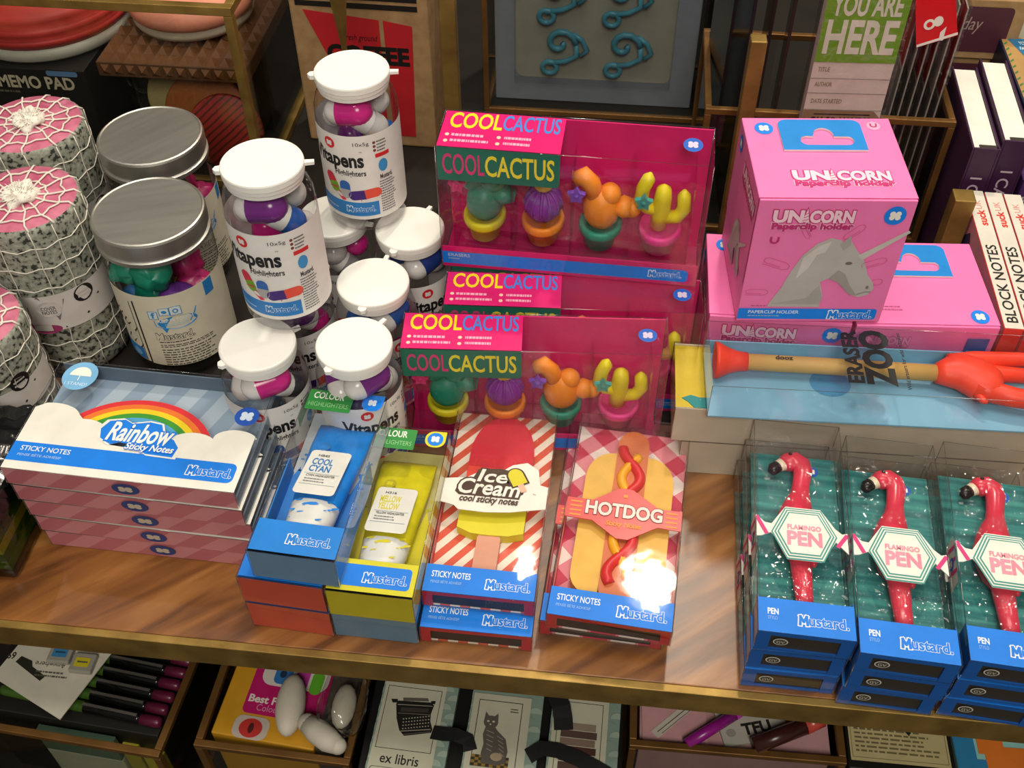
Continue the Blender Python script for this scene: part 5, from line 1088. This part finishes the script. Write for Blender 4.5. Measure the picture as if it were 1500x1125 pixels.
# bookplate cards on a black tray
carton('black_tray', 'black tray on the lower board carrying the bookplate cards', 'tray', (-.1035, -.060, LB), (.0790, .075, -.1375), mat('#0e0f0d', .5))
SC = ('#7f9488', '#98a89a')
def bookplate(label, x, y, w, d, kind, rz):
    t = thing('bookplate_box', label, 'box', (x, y, -.1373), rz)
    b = B(); b.box((0, 0, 0), (w, d, .0068), mat('#7f9488', .5)); b.obj('box_body', t, .0004)
    a = Art((0, 0, .0070))
    for i in range(int(w/.0105)+1):
        for j in range(int(d/.007)+1):
            if i == 0 and kind == 'typewriter' and 0: continue
            a.poly([(max(0, min(w, px)), max(0, min(d, py))) for px, py in circ(.0105*i+(.005 if j % 2 else 0), .007*j, .0048, .0046, 10, 0, 180)], SC[(i+j) % 2], 1)
    x0, x1, y0, y1 = .0015, w-.0085, 0, d-.006
    a.rect(x0, y0, x1, y1, mat('#b9b7a2', .55), 3); k = mat('#1b1a17', .5)
    def frame(p, q, r, s, t_=.0004):
        a.line([(p, q), (r, q), (r, s), (p, s), (p, q)], t_, k, 4)
    if kind == 'typewriter':
        frame(.004, .029, x1-.003, y1-.004); T = lambda pts: [(x0+.0245+.0105*u, .0545+.0105*v) for u, v in pts]
        a.poly(T([(-1.35, .75), (-1.25, 1.0), (1.05, 1.15), (1.25, .95), (1.15, .35), (1.2, -.2), (1.45, -.75), (1.4, -1.0), (-.35, -1.45), (-.75, -1.1), (-1.1, -.3)]), k, 5)
        a.poly(T([(-.95, 1.25), (.75, 1.42), (.85, 1.2), (-.90, 1.02)]), '#5b564e', 6); a.poly(T([(-1.75, 1.05), (-1.3, 1.1), (-1.25, .85), (-1.6, .8)]), k, 6); a.poly(T([(1.0, 1.25), (1.3, 1.28), (1.3, 1.05), (1.0, 1.05)]), k, 6)
        a.line(T([(-1.2, .72), (1.12, .88)]), .0006, '#8d877a', 6); a.line(T([(-1.05, .1), (1.12, .25)]), .0005, '#6d675c', 6); a.poly(T([(-.95, .55), (.95, .68), (.95, .38), (-.95, .22)]), '#38342f', 6)
        for r_ in range(4):
            for c_ in range(10): px, py = T([(-.62+.185*c_+.03*r_, -.28-.23*r_+.045*c_)])[0]; a.ell(px, py, .0006, .0005, '#a29c8c', 7, 6)
        a.line(T([(-.62, -1.15), (1.3, -.78)]), .0007, '#8d877a', 6); a.line(T([(-.4, -1.36), (1.32, -.95)]), .0004, '#6d675c', 6)
        a.text('ex libris', .009, .0185, .036, .0255, k, 4, .01); a.poly(rrect(.003, -.0, x1-.003, .0155, .002), '#1b1a17', 4); a.poly(rrect(.0034, .0, x1-.0034, .0151, .002), mat('#b9b7a2', .55), 5)
    elif kind == 'cat':
        frame(.006, .006, x1-.006, y1-.005, .0005); cx = (x0+x1)/2-.002; f = mat('#57514a', .6); l = '#8d867a'
        for i in range(10):
            for j in range(4):
                if (i+j) % 2 == 0: a.rect(.006+.00262*i, .006+.002*j, .006+.00262*(i+1), .006+.002*(j+1), '#3a2f20', 5)
                else: a.rect(.006+.00262*i, .006+.002*j, .006+.00262*(i+1), .006+.002*(j+1), '#8a7030', 5)
        a.poly([(cx-.0065, .010), (cx+.009, .009), (cx+.0105, .018), (cx+.008, .027), (cx+.001, .033), (cx-.001, .036), (cx-.007, .036), (cx-.0085, .029), (cx-.007, .022), (cx-.008, .015)], f, 6)
        a.ell(cx-.004, .0385, .0052, .0048, f, 7, 16); a.poly([(cx-.009, .040), (cx-.0085, .046), (cx-.0055, .0425)], f, 7); a.poly([(cx-.0025, .0425), (cx+.0005, .0455), (cx+.001, .040)], f, 7)
        a.ell(cx-.006, .039, .0009, .0007, '#c9c2a2', 8, 8); a.ell(cx-.0022, .039, .0009, .0007, '#c9c2a2', 8, 8); a.poly([(cx-.005, .0372), (cx-.0034, .0372), (cx-.0042, .0360)], '#cfc6b6', 8)
        a.line([(cx+.009, .011), (cx+.003, .0085), (cx-.006, .0095)], .0026, f, 8); a.ell(cx+.003, .0135, .0042, .003, '#a08f74', 8, 14)
        for q in range(5): a.line([(cx-.006+.0004*q, .032-.0033*q), (cx-.001, .0305-.0033*q)], .0006, l, 8); a.line([(cx+.002+.0008*q, .0285-.003*q), (cx+.006+.0005*q, .0265-.003*q)], .0006, l, 8)
        a.print_lines(x1-.014, y1-.013, x1-.008, y1-.009, 2, '#4a463c', 5)
    else:
        frame(.005, .004, x1-.004, y1-.006)
        for q, c in enumerate(('#4f3a30', '#6d4f44', '#4a2e28', '#7d6a5c', '#54403a', '#8a7a6a')): a.rect(.008, .008+.0058*q, x1-.007-.001*(q % 2), .0132+.0058*q, c, 5)
    a.obj('lid_print', t); return t
bookplate('ex libris bookplate box with a typewriter picture, beside the clear bag', -.0975, -.0290, .0545, .0860, 'typewriter', -1.5)
bookplate('bookplate box with a grey cat picture, on the black tray', -.0315, -.0120, .0515, .0660, 'cat', -1.0)
bookplate('bookplate box with a picture of stacked old books, under the black ribbon', .0265, -.0100, .0490, .0700, 'books', -1.0)
rbm = mat('#0d0d0c', .75)
def ribbon(label, pts, w):
    b = B(); pr = None
    for k, (x, y, z) in enumerate(pts):
        a0 = pts[max(k-1, 0)]; a1 = pts[min(k+1, len(pts)-1)]; dx, dy = a1[0]-a0[0], a1[1]-a0[1]; l = math.hypot(dx, dy) or 1; nx, ny = -dy/l*w/2, dx/l*w/2
        row = [(x+nx, y+ny, z), (x-nx, y-ny, z), (x-nx, y-ny, z+.0007), (x+nx, y+ny, z+.0007)]
        if pr: b.add(pr+row, [(0, 1, 5, 4), (1, 2, 6, 5), (2, 3, 7, 6), (3, 0, 4, 7)], rbm)
        else: b.add(row, [(0, 1, 2, 3)], rbm)
        pr = row
    b.add(pr, [(3, 2, 1, 0)], rbm)
    tag(b.obj('black_ribbon'), label, 'ribbon')
zt = -.1298
ribbon('black ribbon end lying between the typewriter and cat bookplate boxes', [(-.055, .0145, zt), (-.046, .013, zt+.002), (-.038, .013, zt+.003), (-.029, .011, zt+.001), (-.0265, .004, zt)], .010)
ribbon('black ribbon strip crossing the stacked books bookplate box', [(.014, .004, zt), (.023, .010, zt+.002), (.034, .010, zt+.001), (.048, .006, zt+.001), (.062, .000, zt+.001), (.071, -.004, zt)], .011)
ribbon('black ribbon tail falling from the back over the stacked books box', [(.026, .058, zt+.002), (.030, .050, zt+.003), (.034, .042, zt+.003), (.036, .034, zt+.001), (.037, .026, zt)], .0135)

# right lower case and neighbours
t = carton('envelope_stack', 'stack of pink envelopes filling the lower right case', 'envelopes', (.091, .0270, LB+.003), (.225, .105, -.1400), mat('#b58a8c', .6), 1)
t = thing('envelope', 'pink envelope with a fold and a printed strip, left in the lower right case', 'envelope', (.0930, .0290, -.1398), 3)
b = B(); b.box((0, 0, 0), (.046, .060, .0018), mat('#c08f92', .55)); b.obj('paper', t); a = Art((0, 0, .0020)); a.poly([(0, .050), (.022, .030), (.046, .052), (.046, .060), (0, .060)], '#a87a7e', 1); a.poly([(.006, .006), (.011, .001), (.043, .030), (.038, .035)], mat('#bdb5a8', .5), 2); a.line([(.011, .006), (.036, .028)], .0006, '#4a4640', 3); a.line([(.014, .005), (.039, .027)], .0005, '#6a665e', 3); a.obj('print', t)
def stick(name, label, p, q, r, c, tip):
    t = thing(name, label, 'pen', p, 0); d = Vector(q)-Vector(p)
    b = B(); b.tube([(0, 0, 0), tuple(d*.74)], r, mat(c, .25), 14); b.obj('barrel', t); b = B(); b.tube([tuple(d*.742), tuple(d)], [r*1.05, r*.9], mat(tip, .25), 14); b.obj('pen_end', t)
stick('marker_pen', 'magenta pen lying diagonally in the lower right case', (.1235, .0260, -.1330), (.1690, .0610, -.1330), .0042, '#8a1a7c', '#a8309a')
stick('marker_pen', 'dark pen with a red end, lying beside the printed white card', (.1700, .0290, -.1310), (.2180, .0520, -.1270), .0060, '#3a1c1a', '#b5443a')
t = thing('printed_card', 'white card with a black drawing, between the magenta and the red ended pen', 'card', (.1510, .0290, -.1396), 16)
b = B(); b.box((0, 0, 0), (.048, .030, .0025), mat('#a9a69a', .5)); b.obj('paper', t); a = Art((0, 0, .0027)); a.text('TFU', .016, .006, .036, .014, '#1d1c1a', 1, .04); a.ell(.007, .009, .0035, .003, '#8a887e', 1, 14); a.line([(.020, .022), (.026, .024), (.034, .0235), (.042, .026)], .0018, '#1d1c1a', 1); a.obj('print', t)
t = thing('text_plaque', 'black bound cream page of small print at the lower right', 'book', (.2345, .0200, LB), .5)
b = B(); b.box((0, 0, 0), (.073, .060, .1085), mat('#15130f', .5)); b.obj('cover', t, .001)
a = Art((0, 0, .1087)); a.rect(.002, .006, .070, .058, mat('#b8ab7c', .55), 1); a.line([(.0035, .0085), (.0685, .0085), (.0685, .0565), (.0035, .0565), (.0035, .0085)], .0003, '#5c5234', 2); a.print_lines(.006, .012, .066, .054, 13, '#6e6546', 2, 4)
a.poly([(.031, .048), (.040, .050), (.046, .044), (.047, .032), (.044, .027), (.038, .034), (.033, .042)], '#1c2224', 3); a.obj('page_print', t)
t = thing('puzzle_box', 'box of blue, orange and green blocks of colour at the lower right corner', 'box', (.3100, .0050, LB), 2)
b = B(); b.box((0, 0, 0), (.075, .075, .1085), mat('#8fc4c2', .45)); b.obj('box_body', t, .001)
a = Art((0, 0, .1087)); a.poly([(.0, .0), (.026, .0), (.026, .018), (.020, .018), (.020, .030), (.014, .030), (.014, .048), (.0, .048)], mat('#2f7fae', .45), 1); a.poly([(.020, .024), (.026, .024), (.026, .010), (.048, .010), (.048, .040), (.034, .040), (.034, .052), (.016, .052), (.016, .034), (.020, .034)], mat('#d8762a', .45), 2); a.poly([(.034, .044), (.060, .044), (.060, .058), (.034, .058)], mat('#8ab42a', .45), 3); a.obj('lid_print', t)
